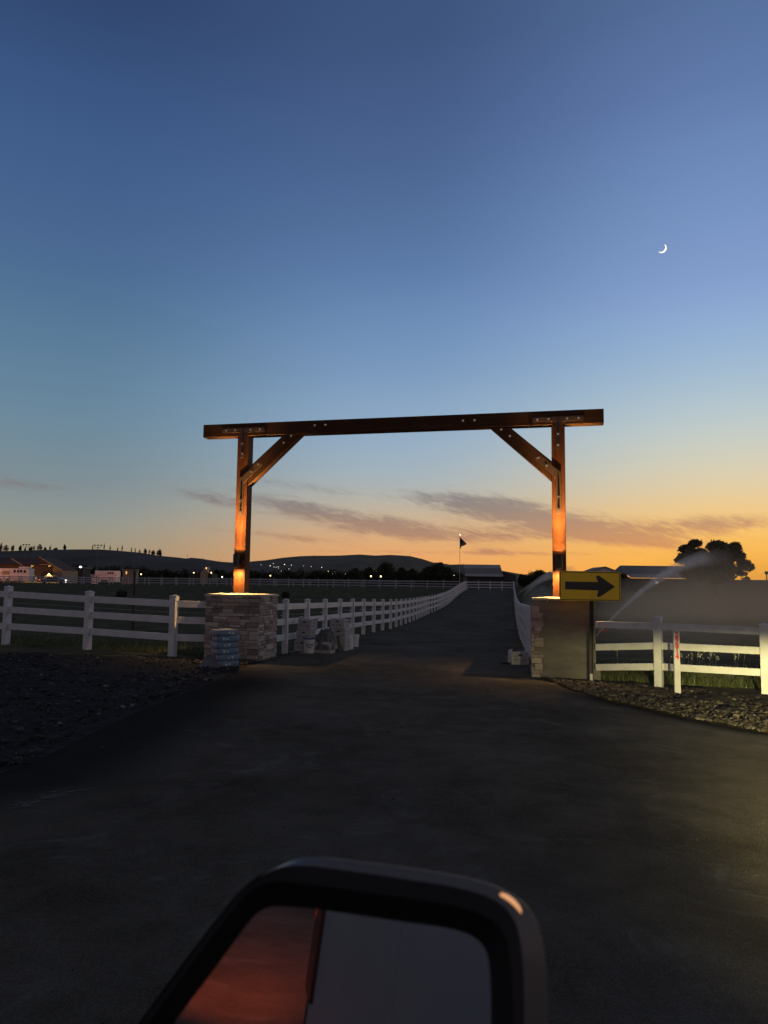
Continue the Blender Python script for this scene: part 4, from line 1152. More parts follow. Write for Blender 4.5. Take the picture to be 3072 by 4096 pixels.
# ------------------------------------------------------------------ hills
def hill(name, prof, D0, D1, col, seed, base_px=2345):
    """skyline (px,py) seen at distance D1, foot at D0"""
    mb = MB(); n = 160; mrow = 26
    xs_ = np.linspace(prof[0][0], prof[-1][0], n + 1)
    for j in range(mrow + 1):
        t = j / mrow
        for x in xs_:
            y = interp(prof, x)
            top = atY(x, y, D1); d0 = zg(0, D0) - 4
            d = ray(x, y); Y = D0 + (D1 - D0) * t
            X = d.x / d.y * Y
            tt = t if t < 1 else 1
            sm = tt * tt * (3 - 2 * tt)
            z = d0 + (top.z - d0) * (0.35 * tt + 0.65 * sm)
            z += (top.z - d0) * .035 * mnoise.noise(Vector((X * .012, Y * .012, seed))) * math.sin(math.pi * tt)
            mb.v.append((X, Y, z))
    # back slope
    for x in xs_:
        d = ray(x, interp(prof, x)); Y = D1 * 1.35; mb.v.append((d.x / d.y * Y, Y, 0))
    for j in range(mrow + 1):
        for i in range(n):
            k = j * (n + 1) + i; mb.f.append((k, k + 1, k + n + 2, k + n + 1)); mb.m.append(0)
    m = mat(name + '_soil', col, .95, .35, .012, 0, spec=.05, stretch=(1, .4, 1))
    o = structure(mb.build(name, m, smooth=True)); return o
def hfun(prof, D0, D1, px, py):
    """distance at which the line of sight meets that slope"""
    y = interp(prof, px); top = atY(px, y, D1).z; d0 = zg(0, D0) - 4
    d = ray(px, py)
    for k in range(400):
        t = k / 400; Y = D0 + (D1 - D0) * t
        z = d0 + (top - d0) * (.35 * t + .65 * t * t * (3 - 2 * t))
        if z >= CZ + d.z / d.y * Y: return Y
    return D1 * .98
H1 = [(-900, 2215), (-300, 2206), (0, 2205), (180, 2200), (320, 2198), (400, 2198), (470, 2203), (560, 2211), (640, 2224), (720, 2231), (745, 2235), (765, 2231), (800, 2234), (880, 2247), (960, 2252), (1060, 2262), (1200, 2300), (1300, 2340)]
H2 = [(700, 2320), (850, 2275), (950, 2257), (1010, 2246), (1060, 2242), (1130, 2232), (1200, 2226), (1260, 2224), (1360, 2223), (1440, 2219), (1500, 2223), (1560, 2221), (1640, 2226), (1690, 2237), (1730, 2250), (1760, 2253), (1800, 2259), (1850, 2258), (1880, 2262), (1960, 2275), (2100, 2300), (2300, 2320)]
hill('hill', H1, 420, 950, (0.085, 0.072, 0.056), 1.0)
hill('hill', H2, 620, 1700, (0.125, 0.098, 0.064), 5.0)

# ridge trees on the left hill
rt = [(2, 2170, 14), (22, 2178, 26), (50, 2178, 12), (80, 2178, 14), (122, 2185, 16), (135, 2178, 10), (157, 2172, 26), (200, 2180, 10), (222, 2190, 20), (258, 2175, 12), (470, 2188, 5), (488, 2177, 5), (525, 2185, 5), (540, 2190, 4), (558, 2196, 8), (580, 2192, 14), (597, 2195, 8), (612, 2197, 18), (634, 2192, 22), (640, 2198, 16), (370, 2178, 4), (416, 2170, 5), (100, 2190, 10), (180, 2188, 12), (440, 2180, 4)]
for i, (x, y, w) in enumerate(rt):
    D = 940.0; b = atY(x, interp(H1, x) + 3, D); t = atY(x, y, D); h_ = t.z - b.z; W = w * px2m(D)
    q = random.uniform(-.15, .15) * W
    cl = [(q, 0, h_ * .42, W * .36, W * .36, h_ * .40), (W * .12 - q, 0, h_ * .66, W * .24, W * .24, h_ * .34), (-W * .25, 0, h_ * .40, W * .22, W * .22, h_ * .34), (W * .3, 0, h_ * .34, W * .2, W * .2, h_ * .30)]
    tree('ridge_tree', b, cl, .15, 'thin leafless looking tree on the skyline of the left hill' if w < 11 else 'fuller dark tree on the skyline of the left hill', group='slim trees along the left ridge' if w < 11 else 'fuller trees along the left ridge', n=90 if w < 11 else 420, ls=.42, elong=1.7, trunk_top=h_ * .95)
# pylons and masts on the skyline
M['mast'] = mat('mast', (0.05, 0.045, 0.04), .8, .1, 3)
for x, y0, y1, D, prof, lb in ((749, 2216, 2236, 940, H1, 'tallest lattice pylon on the saddle of the left hill'), (811, 2228, 2240, 940, H1, 'short pole on the slope right of the tall pylon'), (877, 2237, 2249, 940, H1, 'short pole on the hill near the left gate post'), (1254, 2216, 2290, 500, None, 'slim dark utility pole in front of the middle hill'), (1855, 2250, 2262, 1690, H2, 'tiny mast on the hilltop left of the barn roof'), (1640, 2217, 2229, 1690, H2, 'tiny mast pair on top of the middle hill')):
    t = atY(x, y0, D); b = atY(x, y1 + 2, D); 
    e = thing('utility_pole', b, lb, 'pole', 'poles on the hills'); mb = MB(); r = .5 * px2m(D)
    mb.cyl((0, 0, -2), (0, 0, t.z - b.z), r * 1.3, r * .8, 6); mb.build('shaft', M['mast'], e, local=True)
    if x != 1254:
        mb = MB(); hh = t.z - b.z; mb.box(-2.5 * px2m(D), 2.5 * px2m(D), -r / 2, r / 2, hh * .7, hh * .7 + r); mb.build('crossarm', M['mast'], e, local=True)

# ------------------------------------------------------------------ lights of the town on the slopes
def glow(name, col, st): return mat(name, (0.8, 0.8, 0.8), .4, .01, 3, emit=col, estr=st)
M['glow_white'] = glow('glow_white', (1, .95, .82), 2.6); M['glow_yellow'] = glow('glow_yellow', (1, .72, .25), 5); M['glow_orange'] = glow('glow_orange', (1, .5, .15), 3); M['glow_red'] = glow('glow_red', (1, .12, .08), 3.5)
M['pole_grey'] = mat('pole_grey', (0.16, 0.14, 0.12), .7, .15, 4)
def far_light(px, py, rpx, key, label, group, D=None, prof=(H2, 620, 1700)):
    if D is None: D = hfun(prof[0], prof[1], prof[2], px, py) - 6
    p = atY(px, py, D); r = rpx * px2m(D); zb = p.z - max(2.2, 5 * r)
    if D < 400: zb = zg(p.x, p.y)
    e = thing('yard_light', (p.x, p.y, zb), label, 'light', group)
    mb = MB(); mb.cyl((0, 0, -1.5), (0, 0, p.z - zb - r), r * .16, r * .12, 6); mb.build('pole', M['mast'], e, local=True)
    mb = MB(); mb.lathe((0, 0, p.z - zb), [(.001, -r), (r * .7, -r * .7), (r, 0), (r * .7, r * .7), (.001, r)], 10); mb.build('lamp_globe', M[key], e, local=True, smooth=True)
GL = 'tiny lights of houses on the dark slope'
for x, y, r in [(76, 226, 1.6), (144, 264, 1.2), (172, 322, 1.5), (268, 275, 2.2), (308, 246, 1.5), (318, 293, 1.6), (302, 307, 1.9), (347, 294, 1.4), (375, 291, 1.4), (382, 311, 1.1), (415, 344, 1.4), (458, 257, 2.3), (550, 267, 1.7), (516, 321, 1.9), (711, 278, .9), (811, 286, 1.4), (951, 297, 1.7), (1095, 379, 1.1), (1137, 355, 1.1), (1198, 381, 1.5), (1247, 385, 1.1), (1268, 381, 1.5), (1413, 324, 2.2), (1443, 324, 2.4), (1462, 312, 1.2), (1610, 347, 1.7)]:
    X, Y = 1000 + x / 3.318, 2180 + y / 3.318
    far_light(X, Y, r * .66, 'glow_white', 'tiny pale house light glowing on the dark slope under the middle hill', GL, D=None if y < 330 else 420)
far_light(1000 + 1037 / 3.318, 2180 + 351 / 3.318, 2.2, 'glow_yellow', 'orange yellow house light on the slope in the middle of the gateway', 'yellow yard lights', 420)
far_light(1000 + 270 / 3.318, 2180 + 407 / 3.318, 2.4, 'glow_yellow', 'yellow yard light just above the field fence near the left gate post', 'yellow yard lights', 175)
far_light(1000 + 1605 / 3.318, 2180 + 415 / 3.318, 3.2, 'glow_yellow', 'left one of two round yellow lights above the field fence before the dark trees', 'yellow yard lights', 178)
far_light(1400 + 256 / 2.074, 2100 + 427 / 2.074, 3.2, 'glow_yellow', 'right one of two round yellow lights above the field fence before the dark trees', 'yellow yard lights', 180)
far_light(888.5, 2308, 3.0, 'glow_white', 'white yard light above the field fence left of the left gate post', 'yellow yard lights', 175)
far_light(564, 2297, 2.6, 'glow_yellow', 'yellow green yard light right of the dim shed behind the field fence', 'yellow yard lights', 180)
far_light(775, 2291, 2.2, 'glow_yellow', 'amber light at the left end of the steep gabled house', 'yellow yard lights', 245)
far_light(1816, 2301, 1.2, 'glow_white', 'faint flat light between the trees left of the barn', 'yellow yard lights', 222)

# ------------------------------------------------------------------ far buildings
M['wall_brown'] = mat('wall_brown', (0.13, 0.085, 0.055), .9, .2, .6); M['roof_brown'] = mat('roof_brown', (0.07, 0.04, 0.026), .9, .25, 1.0)
M['trim_tan'] = mat('trim_tan', (0.34, 0.24, 0.15), .8, .1, 1); M['roof_metal'] = mat('roof_metal', (0.20, 0.175, 0.155), .9, .15, .7); M['roof_metal_pale'] = mat('roof_metal_pale', (0.33, 0.30, 0.275), .9, .12, .7)
M['wall_dark'] = mat('wall_dark', (0.055, 0.047, 0.042), .9, .2, .7); M['trailer_white'] = mat('trailer_white', (0.62, 0.57, 0.56), .5, .08, 1.2); M['glass_dark'] = mat('glass_dark', (0.01, 0.011, 0.013), .15, .1, 2)
M['window_lit'] = glow('window_lit', (1, .55, .2), .8)
def wallbox(x0, x1, ytop, D, depth, ybase_z=None):
    """world extents of a box seen at distance D from pixel x0 to x1 with its top at pixel ytop"""
    a = atY(x0, ytop, D); b = atY(x1, ytop, D); z0 = zg(a.x, D) + rise((a.x + b.x) / 2, D)
    return a.x, b.x, z0, atY((x0 + x1) / 2, ytop, D).z
def spot(par, loc, col, e, size, down=True, soft=.05, blend=.3):
    L = bpy.data.lights.new('lamp_beam', 'SPOT'); L.energy = e; L.color = col; L.spot_size = rad(size); L.spot_blend = blend; L.shadow_soft_size = soft
    o = bpy.data.objects.new('lamp_beam', L); COL.objects.link(o); o.location = loc if par is None else Vector(loc) - par.location
    o.rotation_euler = (0, 0, 0) if down else (math.pi, 0, 0)
    if par is not None: o.parent = par
    return o
# barn lodge on the left, lit by wall lamps
D = 182.0
x0, x1, z0, ze = wallbox(-160, 214, 2256, D, 9)
lodge = thing('lodge', ((x0 + x1) / 2, D, z0), 'long brown lodge with wall lamps and a gable end at the far left', 'building')
mb = MB(); mb.box(x0, x1, D, D + 9, z0 - .5, ze); mb.build('wall', M['wall_brown'], lodge)
zr = atY(120, 2228, D).z; xp = atY(166, 2228, D).x
mb = MB(); ov = .9
mb.add([(x0, D - ov, ze - .05), (xp, D - ov, ze - .05), (xp, D + 4.5, zr), (x0, D + 4.5, zr), (xp, D + 10, ze), (x0, D + 10, ze)], [(0, 1, 2, 3), (3, 2, 4, 5)])
mb.add([(x0, D - ov, ze - .22), (xp, D - ov, ze - .22), (xp, D - ov, ze - .05), (x0, D - ov, ze - .05), (x0, D, ze - .22), (xp, D, ze - .22)], [(0, 1, 2, 3), (0, 4, 5, 1)])
mb.build('roof', M['roof_brown'], lodge)
xe, zeR = atY(255, 2281, D).x, atY(255, 2281, D).z
xl, zl = 2 * xp - xe, zeR
mb = MB()
mb.add([(xp, D - 1.2, zr), (xe, D - 1.2, zeR), (xe, D + 9, zeR), (xp, D + 9, zr)], [(0, 1, 2, 3)])
mb.add([(xp, D - 1.2, zr), (x1 - 0 * xl, D - 1.2, ze), (xp, D - 1.2, ze)], [(0, 1, 2)])
mb.build('gable', M['roof_brown'], lodge)
mb = MB(); mb.bar((xp, D - 1.3, zr), (xe, D - 1.3, zeR), .12, .26); mb.build('fascia', M['trim_tan'], lodge)
mb = MB(); mb.box(xp, x1, D - 1.3, D - 1.21, ze - .14, ze + .04); mb.build('fascia', M['trim_tan'], lodge); mb = MB()
g2 = atY(33, 2233, D - 3); g3 = atY(80, 2262, D - 3); mb.bar((g2.x, D - 1.5, g2.z), (g3.x, D - 1.5, g3.z), .12, .22)
mb.build('fascia', M['trim_tan'], lodge)
mb = MB(); mb.add([(x1, D - .2, z0), (xe - .2, D - .2, z0), (xe - .2, D - .2, zeR), (x1, D - .2, atY(214, 2262, D).z)], [(0, 1, 2, 3)]); mb.add([(xe - .2, D - .2, z0), (xe - .2, D + 9, z0), (xe - .2, D + 9, zeR), (xe - .2, D - .2, zeR)], [(0, 1, 2, 3)])
mb.build('wing_wall', M['trim_tan'], lodge)
for px in (125, 194):
    c = atY(px, 2283, D - .35); mb = MB(); mb.cyl((c.x, c.y, c.z - .2), (c.x, c.y, c.z + .2), .1, None, 8); mb.build('wall_lamp', M['black_metal'], lodge)
    spot(lodge, (c.x, c.y, c.z + .25), (1, .8, .28), 300, 60, False); spot(lodge, (c.x, c.y, c.z - .25), (1, .85, .35), 1200, 90, True)
# horse trailers
def trailer(x0, x1, yt, yb, D, label, wins, lit=None, wheels=2, dark_to=None):
    a = atY(x0, yt, D); b = atY(x1, yb, D); e = thing('horse_trailer', ((a.x + b.x) / 2, D, zg(a.x, D)), label, 'trailer', 'white trailers behind the field fence')
    mb = MB(); zb = b.z; z0 = zg(a.x, D); mb.box(a.x, b.x, D, D + 2.3, z0 + .45, a.z); o = mb.build('body', M['trailer_white'], e, bevel=.08, seg=2)
    W = b.x - a.x; Hh = a.z - zb
    for u0, u1, v0, v1 in wins:
        mb = MB(); mb.box(a.x + W * u0, a.x + W * u1, D - .04, D - .004, zb + Hh * v0, zb + Hh * v1); mb.build('window', M['glass_dark'], e)
    for k in range(wheels):
        xw = a.x + W * (.35 + .16 * k); mb = MB(); rr = .42; mb.cyl((xw, D - .03, zg(a.x, D) + rr), (xw, D + .3, zg(a.x, D) + rr), rr, None, 14); mb.build('wheel', M['black_metal'], e)
    mb = MB(); mb.box(a.x, b.x, D - .03, D - .006, zb + Hh * .36, zb + Hh * .40); mb.build('stripe', M['roof_metal'], e)
    return e
t1 = trailer(-60, 117, 2272, 2304, 168, 'long white horse trailer with four dark windows and an awning pod at the far left', [(.64, .69, .45, .80), (.72, .77, .45, .80), (.79, .84, .45, .80), (.87, .92, .45, .80)])
a = atY(72, 2266, 168); b = atY(109, 2274, 168); mb = MB(); mb.box(a.x, b.x, 168.3, 170, b.z + .02, a.z); mb.build('roof_pod', M['trailer_white'], t1, bevel=.1)
a = atY(10, 2283, 168); b = atY(38, 2298, 168); mb = MB(); mb.box(a.x, b.x, 167.93, 167.99, b.z, a.z); mb.build('side_door', M['trim_tan'], t1)
a = atY(0, 2265, 172); b = atY(75, 2275, 172)
t2 = trailer(380, 467, 2282, 2310, 168, 'white horse trailer with three small windows standing below the right floodlight pole', [(.56, .64, .50, .78), (.67, .75, .50, .78), (.79, .87, .50, .78)])
a = atY(491, 2279, 178); b = atY(538, 2299, 178)
sh = thing('shed', ((a.x + b.x) / 2, 178, zg(a.x, 178)), 'dim beige shed with a small orange lit window behind the field fence', 'shed')
M['shed_wall'] = mat('shed_wall', (0.16, 0.15, 0.115), .9, .15, 1)
mb = MB(); mb.box(a.x, b.x, 178, 181, zg(a.x, 178) - .3, a.z); mb.build('wall', M['shed_wall'], sh); mb = MB(); mb.box(a.x - .2, b.x + .2, 177.7, 181.2, a.z, a.z + .12); mb.build('roof', M['roof_metal'], sh)
c = atY(505, 2290, 177.9); mb = MB(); mb.box(c.x - .12, c.x + .16, 177.9, 177.99, c.z - .35, c.z + .25); mb.build('window', M['window_lit'], sh)
# low white flatbed behind the fence
a = atY(361, 2297, 166); b = atY(380, 2302, 166); mb = MB(); mb.box(a.x, b.x, 166, 168, b.z, a.z - .06); mb.box(a.x, b.x, 165.95, 166, b.z - .2, b.z - .12); mb.box(a.x + .2, b.x, 166.2, 168, zg(a.x, 166), b.z - .21)
tag(mb.build('utility_cart', M['trailer_white']), 'low pale cart parked at the left end of the three window trailer', 'cart')
# dark car with its lights on
D = 158; a = atY(160, 2297, D); b = atY(266, 2319, D); zb = zg(a.x, D) + .0
M['car_paint'] = mat('car_paint', (0.012, 0.013, 0.018), .25, .1, 2, coat=.5)
car = thing('parked_car', ((a.x + b.x) / 2, D, zb), 'dark sedan with red tail light and glaring headlight behind the field fence', 'car')
Lc = b.x - a.x; prof = [(0, .3), (.02, .75), (.16, .92), (.30, 1.36), (.58, 1.40), (.74, .98), (.95, .82), (1, .55), (.99, .28)]
mb = MB(); mb.prism([(u * Lc, v) for u, v in prof], (a.x, D, zb), (1, 0, 0), (0, 0, 1), (0, 1.8, 0)); mb.build('body', M['car_paint'], car, bevel=.06, seg=2)
mb = MB(); mb.prism([(.19 * Lc, .95), (.31 * Lc, 1.30), (.57 * Lc, 1.33), (.70 * Lc, .97)], (a.x, D - .012, zb), (1, 0, 0), (0, 0, 1), (0, .01, 0)); mb.build('window', M['glass_dark'], car)
for u in (.19, .80):
    mb = MB(); mb.cyl((a.x + u * Lc, D - .02, zb + .32), (a.x + u * Lc, D + .25, zb + .32), .32, None, 16); mb.build('wheel', M['black_metal'], car)
mb = MB(); mb.lathe((a.x + .015, D - .02, zb + .76), [(.001, -.14), (.14, 0), (.001, .14)], 10); mb.build('tail_light', M['glow_red'], car)
for zz in (.70, .36):
    mb = MB(); mb.lathe((b.x - .1, D - .08, zb + zz), [(.001, -.16), (.24, 0), (.001, .16)], 10); mb.build('headlight', M['glow_white'], car)
# floodlight poles
def flood(px, ytop, D, label, half):
    t = atY(px, ytop, D); z0 = zg(t.x, D); e = thing('floodlight_pole', (t.x, D, z0), label, 'floodlight', 'arena floodlight poles'); hh = t.z - z0
    mb = MB(); mb.cyl((0, 0, -.3), (-.06, 0, hh - .5), .14, .09, 8); mb.build('pole', M['pole_grey'], e, local=True)
    mb = MB(); mb.tube([(-half, 0, hh - .05), (-half, 0, hh - .45), (-half * .8, 0, hh - .6), (half * .8, 0, hh - .6), (half, 0, hh - .45), (half, 0, hh - .05)], [.05] * 6, 6); mb.cyl((0, 0, hh - .6), (0, 0, hh), .05, None, 6); mb.build('crossarm', M['mast'], e, local=True)
    for x in (-half, 0, half):
        mb = MB(); mb.lathe((x, 0, hh), [(.05, .12), (.16, .16), (.34, -.02), (.34, -.08), (.05, -.08)], 12); mb.build('lamp_head', M['mast'], e, local=True)
flood(392, 2181, 200, 'tall floodlight pole with three dark heads rising above the three window trailer', .85)
flood(105, 2179, 205, 'tall floodlight pole with three dark heads rising behind the lodge roof', .78)
# bright yard floodlight
p = atY(322, 2268, 215); e = thing('yard_light', (p.x, p.y, zg(p.x, p.y)), 'glaring white yard floodlight between the lodge and the right floodlight pole', 'light')
mb = MB(); mb.cyl((0, 0, -.3), (0, 0, p.z - zg(p.x, p.y)), .07, .05, 6); mb.build('pole', M['mast'], e, local=True)
mb = MB(); mb.lathe((0, 0, p.z - zg(p.x, p.y)), [(.001, -.3), (.36, -.1), (.36, .1), (.001, .3)], 12); mb.build('lamp_globe', M['glow_white'], e, local=True)
a = atY(250, 2268, 222); b = atY(330, 2300, 222); mb = MB(); mb.box(a.x, b.x, 222, 228, zg(a.x, 222), a.z - .3); 
lowb = thing('low_building', ((a.x + b.x) / 2, 222, zg(a.x, 222)), 'low dark building with a pale flat roof behind the yard floodlight', 'building'); mb.build('wall', M['wall_dark'], lowb); mb = MB(); mb.box(a.x - .3, b.x + .3, 221.5, 228.5, a.z - .3, a.z); mb.build('roof', M['roof_metal'], lowb)
# pole lamps added to light the trailers, one of them left of the frame
def lamp_pole(x, y, h_, tx, ty, tz, col, en, size, label):
    e = thing('added_lamp', (x, y, zg(x, y)), label, 'lamp', 'added lamps by the trailers'); mb = MB(); mb.cyl((0, 0, -.2), (0, 0, h_), .09, .06, 8); mb.build('pole', M['mast'], e, local=True)
    mb = MB(); mb.lathe((0, 0, h_), [(.05, .2), (.3, 0), (.05, 0)], 12); mb.build('lamp_head', M['mast'], e, local=True)
    L = bpy.data.lights.new('lamp_beam', 'SPOT'); L.energy = en; L.color = col; L.spot_size = rad(size); L.spot_blend = .5; L.shadow_soft_size = .1
    o = bpy.data.objects.new('lamp_beam', L); COL.objects.link(o); o.location = (0, 0, h_ - .15); o.parent = e
    d = Vector((tx - x, ty - y, tz - zg(x, y) - h_)); o.rotation_euler = d.to_track_quat('-Z', 'Y').to_euler()
lamp_pole(-97, 150, 4.0, -84, 168, 3.0, (1, .36, .17), 30000, 60, 'added lamp on a pole left of the long horse trailer')
lamp_pole(-51, 158, 3.2, -58.6, 168, 3.0, (1, .34, .15), 5500, 42, 'dim added lamp on a pole before the three window trailer')
# steep gabled house with lights
D = 250; a = atY(755, 2292, D); b = atY(848, 2292, D); z0 = zg(a.x, D)
hs = thing('gabled_house', ((a.x + b.x) / 2, D, z0), 'dark house with a steep lit centre gable beyond the field fence', 'house')
mb = MB(); mb.box(a.x, b.x, D, D + 8, z0 - .3, a.z); mb.build('wall', M['wall_dark'], hs)
mb = MB(); zt = atY(800, 2286, D).z; mb.add([(a.x - .4, D - .5, a.z - .1), (b.x + .4, D - .5, a.z - .1), (b.x + .4, D + 4, zt + .8), (a.x - .4, D + 4, zt + .8), (a.x - .4, D + 8.5, a.z - .1), (b.x + .4, D + 8.5, a.z - .1)], [(0, 1, 2, 3), (3, 2, 5, 4)]); mb.build('roof', M['roof_brown'], hs)
pk = atY(825, 2267, D); gl, gr = atY(806, 2292, D), atY(836, 2292, D)
mb = MB(); mb.add([(gl.x, D - 1.5, z0), (gr.x, D - 1.5, z0), (gr.x, D - 1.5, gr.z), (pk.x, D - 1.5, pk.z), (gl.x, D - 1.5, gl.z), (pk.x, D + 5, pk.z), (gl.x, D + 5, gl.z), (gr.x, D + 5, gr.z)], [(0, 1, 2, 3, 4), (4, 3, 5, 6), (3, 2, 7, 5)]); mb.build('gable', M['trim_tan'], hs)
c = atY(825, 2273, D - 1.6); mb = MB(); mb.lathe((c.x, c.y, c.z), [(.001, -.3), (.2, 0), (.001, .3)], 8); mb.build('gable_lamp', M['glow_orange'], hs)
c = atY(845, 2291, D - .6); mb = MB(); mb.lathe((c.x, c.y, c.z), [(.001, -.25), (.2, 0), (.001, .25)], 8); mb.build('wall_lamp', M['glow_yellow'], hs)
# barn at the end of the drive
D = 178; sK = px2m(D)
def zz3(x, y): return 1400 + x / 2.074, 2100 + y / 2.074
xA, xB = atY(1863, 2300, D).x, atY(2012, 2300, D).x; z0 = zg(xA, D)
zrid = atY(1940, 2256, D).z; zmid = atY(1940, 2272, D).z; zeav = atY(1940, 2305, D).z
barn = thing('barn', ((xA + xB) / 2, D, z0), 'metal roofed barn at the far end of the driveway, below the flag', 'barn')
mb = MB(); mb.box(xA + .3, xB - .15, D, D + 9, z0 - .3, zeav - .1); mb.build('wall', M['wall_dark'], barn)
mb = MB(); mb.add([(xA, D + 2.6, zmid), (xB, D + 2.6, zmid), (xB, D + 4.5, zrid), (xA + .25, D + 4.5, zrid), (xB, D + 7, zmid), (xA, D + 7, zmid)], [(0, 1, 2, 3), (3, 2, 4, 5), (0, 3, 5), (1, 4, 2)]); mb.build('upper_roof', M['roof_metal_pale'], barn)
zl1 = atY(1940, 2295, D).z
mb = MB(); mb.add([(xA - .1, D + .5, zl1), (xB, D + .5, zl1), (xB, D + 2.58, zmid - .03), (xA, D + 2.58, zmid - .03)], [(0, 1, 2, 3)]); mb.add([(xB, D + .5, zl1), (xB, D + 9, zl1), (xB, D + 7, zmid), (xB, D + 2.58, zmid - .03)], [(0, 1, 2, 3)]); mb.build('lower_roof', M['roof_metal'], barn)
mb = MB(); mb.add([(xA - .25, D - .9, zeav), (xB + .0, D - .9, zeav), (xB, D + .48, zl1 - .02), (xA - .1, D + .48, zl1 - .02)], [(0, 1, 2, 3)]); mb.build('porch_roof', M['roof_metal_pale'], barn)
mb = MB(); xC = atY(2072, 2300, D).x; zC = atY(2072, 2302, D).z; zB = atY(2012, 2286, D).z
mb.add([(xB, D + 1, zB), (xC, D + 1, zC), (xC, D + 8, zC), (xB, D + 8, zB)], [(0, 1, 2, 3)]); mb.add([(xB, D + 1.2, z0), (xC - .3, D + 1.2, z0), (xC - .3, D + 1.2, zC), (xB, D + 1.2, zB - .05)], [(0, 1, 2, 3)])
mb.build('lean_to', M['wall_dark'], barn)
mb = MB()
for k in range(6): x = xA + .5 + (xB - xA - 1) * k / 5; mb.box(x - .08, x + .08, D - .7, D - .55, z0, zeav - .03)
mb.build('porch_post', M['wall_dark'], barn)
# flagpole and flag
D = 170; t = atY(1839.5, 2140, D); fp = thing('flagpole', (t.x, D, zg(t.x, D)), 'slim flagpole left of the barn roof', 'flagpole'); hh = t.z - zg(t.x, D)
M['pole_orange'] = mat('pole_orange', (0.42, 0.38, 0.34), .35, .1, 2, metal=.4)
mb = MB(); mb.cyl((0, 0, -.3), (0, 0, hh), .06, .035, 8); mb.build('shaft', M['pole_orange'], fp, local=True)
mb = MB(); mb.lathe((0, 0, hh + .1), [(.001, -.12), (.1, 0), (.001, .12)], 10); mb.build('finial', M['glow_white'], fp, local=True, smooth=True)
mb = MB(); mb.lathe((.13, -.1, hh - .12), [(.001, -.10), (.09, 0), (.001, .10)], 10); mb.build('solar_lamp', M['glow_white'], fp, local=True, smooth=True)
def flag_mat():
    m = bpy.data.materials.new('flag_cloth'); m.use_nodes = True; nt = m.node_tree; h = G(nt); b = nt.nodes['Principled BSDF']
    u = h.n('ShaderNodeUVMap'); sp = h.n('ShaderNodeSeparateXYZ'); nt.links.new(u.outputs[0], sp.inputs[0])
    st = h.m('GREATER_THAN', h.m('FRACT', h.m('MULTIPLY', sp.outputs[1], 6.5)), .5)
    c = h.mix(st, (0.16, 0.02, 0.025, 1), (0.28, 0.27, 0.27, 1))
    can = h.m('MULTIPLY', h.m('LESS_THAN', sp.outputs[0], .42), h.m('GREATER_THAN', sp.outputs[1], .46))
    c = h.mix(can, c, (0.02, 0.03, 0.07, 1)); nt.links.new(c, b.inputs['Base Color']); b.inputs['Roughness'].default_value = .9; b.inputs['Specular IOR Level'].default_value = .1
    return m
mb = MB(); nu, nv = 18, 16; uv = []
hoT, hoB = 2149, 2195                     # hoist extent in the photograph
edge_top = [(1840.5, 2148), (1846, 2154), (1853, 2161), (1860, 2167), (1864, 2172), (1867, 2176)]
edge_bot = [(1838.5, 2195), (1843, 2194), (1844, 2187), (1851, 2184), (1859, 2181), (1867, 2176)]
for j in range(nv + 1):
    for i in range(nu + 1):
        u = i / nu; v = j / nv
        k = min(4, int(u * 5)); fr = u * 5 - k
        tx = edge_top[k][0] + (edge_top[k + 1][0] - edge_top[k][0]) * fr; ty = edge_top[k][1] + (edge_top[k + 1][1] - edge_top[k][1]) * fr
        bx_ = edge_bot[k][0] + (edge_bot[k + 1][0] - edge_bot[k][0]) * fr; by_ = edge_bot[k][1] + (edge_bot[k + 1][1] - edge_bot[k][1]) * fr
        p = atY(bx_ + (tx - bx_) * v, by_ + (ty - by_) * v, D - .12 + .12 * math.sin(u * 7 + v * 3) * u)
        mb.v.append(tuple(p)); uv.append((u, v))
for j in range(nv):
    for i in range(nu):
        k = j * (nu + 1) + i; mb.f.append((k, k + 1, k + nu + 2, k + nu + 1)); mb.m.append(0)
fo_ = mb.build('flag', flag_mat(), smooth=True)
ul = fo_.data.uv_layers.new(name='UVMap')
for lp in fo_.data.loops: ul.data[lp.index].uv = uv[lp.vertex_index]
sd = fo_.modifiers.new('cloth', 'SOLIDIFY'); sd.thickness = .012
tag(fo_, 'dark striped flag drooping from the flagpole by the barn', 'flag')
# right-hand barns
D = 118; xA, xB = atY(2508, 2300, D).x, atY(2790, 2300, D).x; z0 = zg(xA, D) + rise(xA, D)
zrid = atY(2650, 2260, D).z; zeav = atY(2650, 2313, D).z
b2 = thing('long_barn', ((xA + xB) / 2, D, z0), 'long low barn with grey metal roof left of the big pine', 'barn')
mb = MB(); mb.box(xA + .4, xB - .3, D, D + 9, z0 - .3, zeav - .05); mb.build('wall', M['wall_dark'], b2)
zm = atY(2650, 2296, D).z
mb = MB(); mb.add([(xA - .1, D + .9, zm), (xB, D + .9, zm), (xB, D + 4.5, zrid), (xA + .35, D + 4.5, zrid), (xB, D + 9, zm), (xA, D + 9, zm)], [(0, 1, 2, 3), (3, 2, 4, 5), (0, 3, 5)]); mb.build('roof', M['roof_metal'], b2)
mb = MB(); mb.add([(xA + .3, D - .9, zeav), (xB, D - .9, zeav), (xB, D + .88, zm - .02), (xA + .1, D + .88, zm - .02)], [(0, 1, 2, 3)]); mb.build('porch_roof', M['roof_metal_pale'], b2)
c = atY(2627, 2329, D - .1); mb = MB(); mb.box(c.x - .22, c.x + .22, D - .12, D - .02, c.z - .2, c.z + .2); mb.build('window', glow('window_pale', (1, .85, .6), .45), b2)
D = 140; xA, xB, xM = atY(2372, 2300, D).x, atY(2472, 2300, D).x, atY(2420, 2266, D).x; z0 = zg(xA, D) + rise(xA, D); zp = atY(2420, 2266, D).z; zw = atY(2372, 2283, D).z
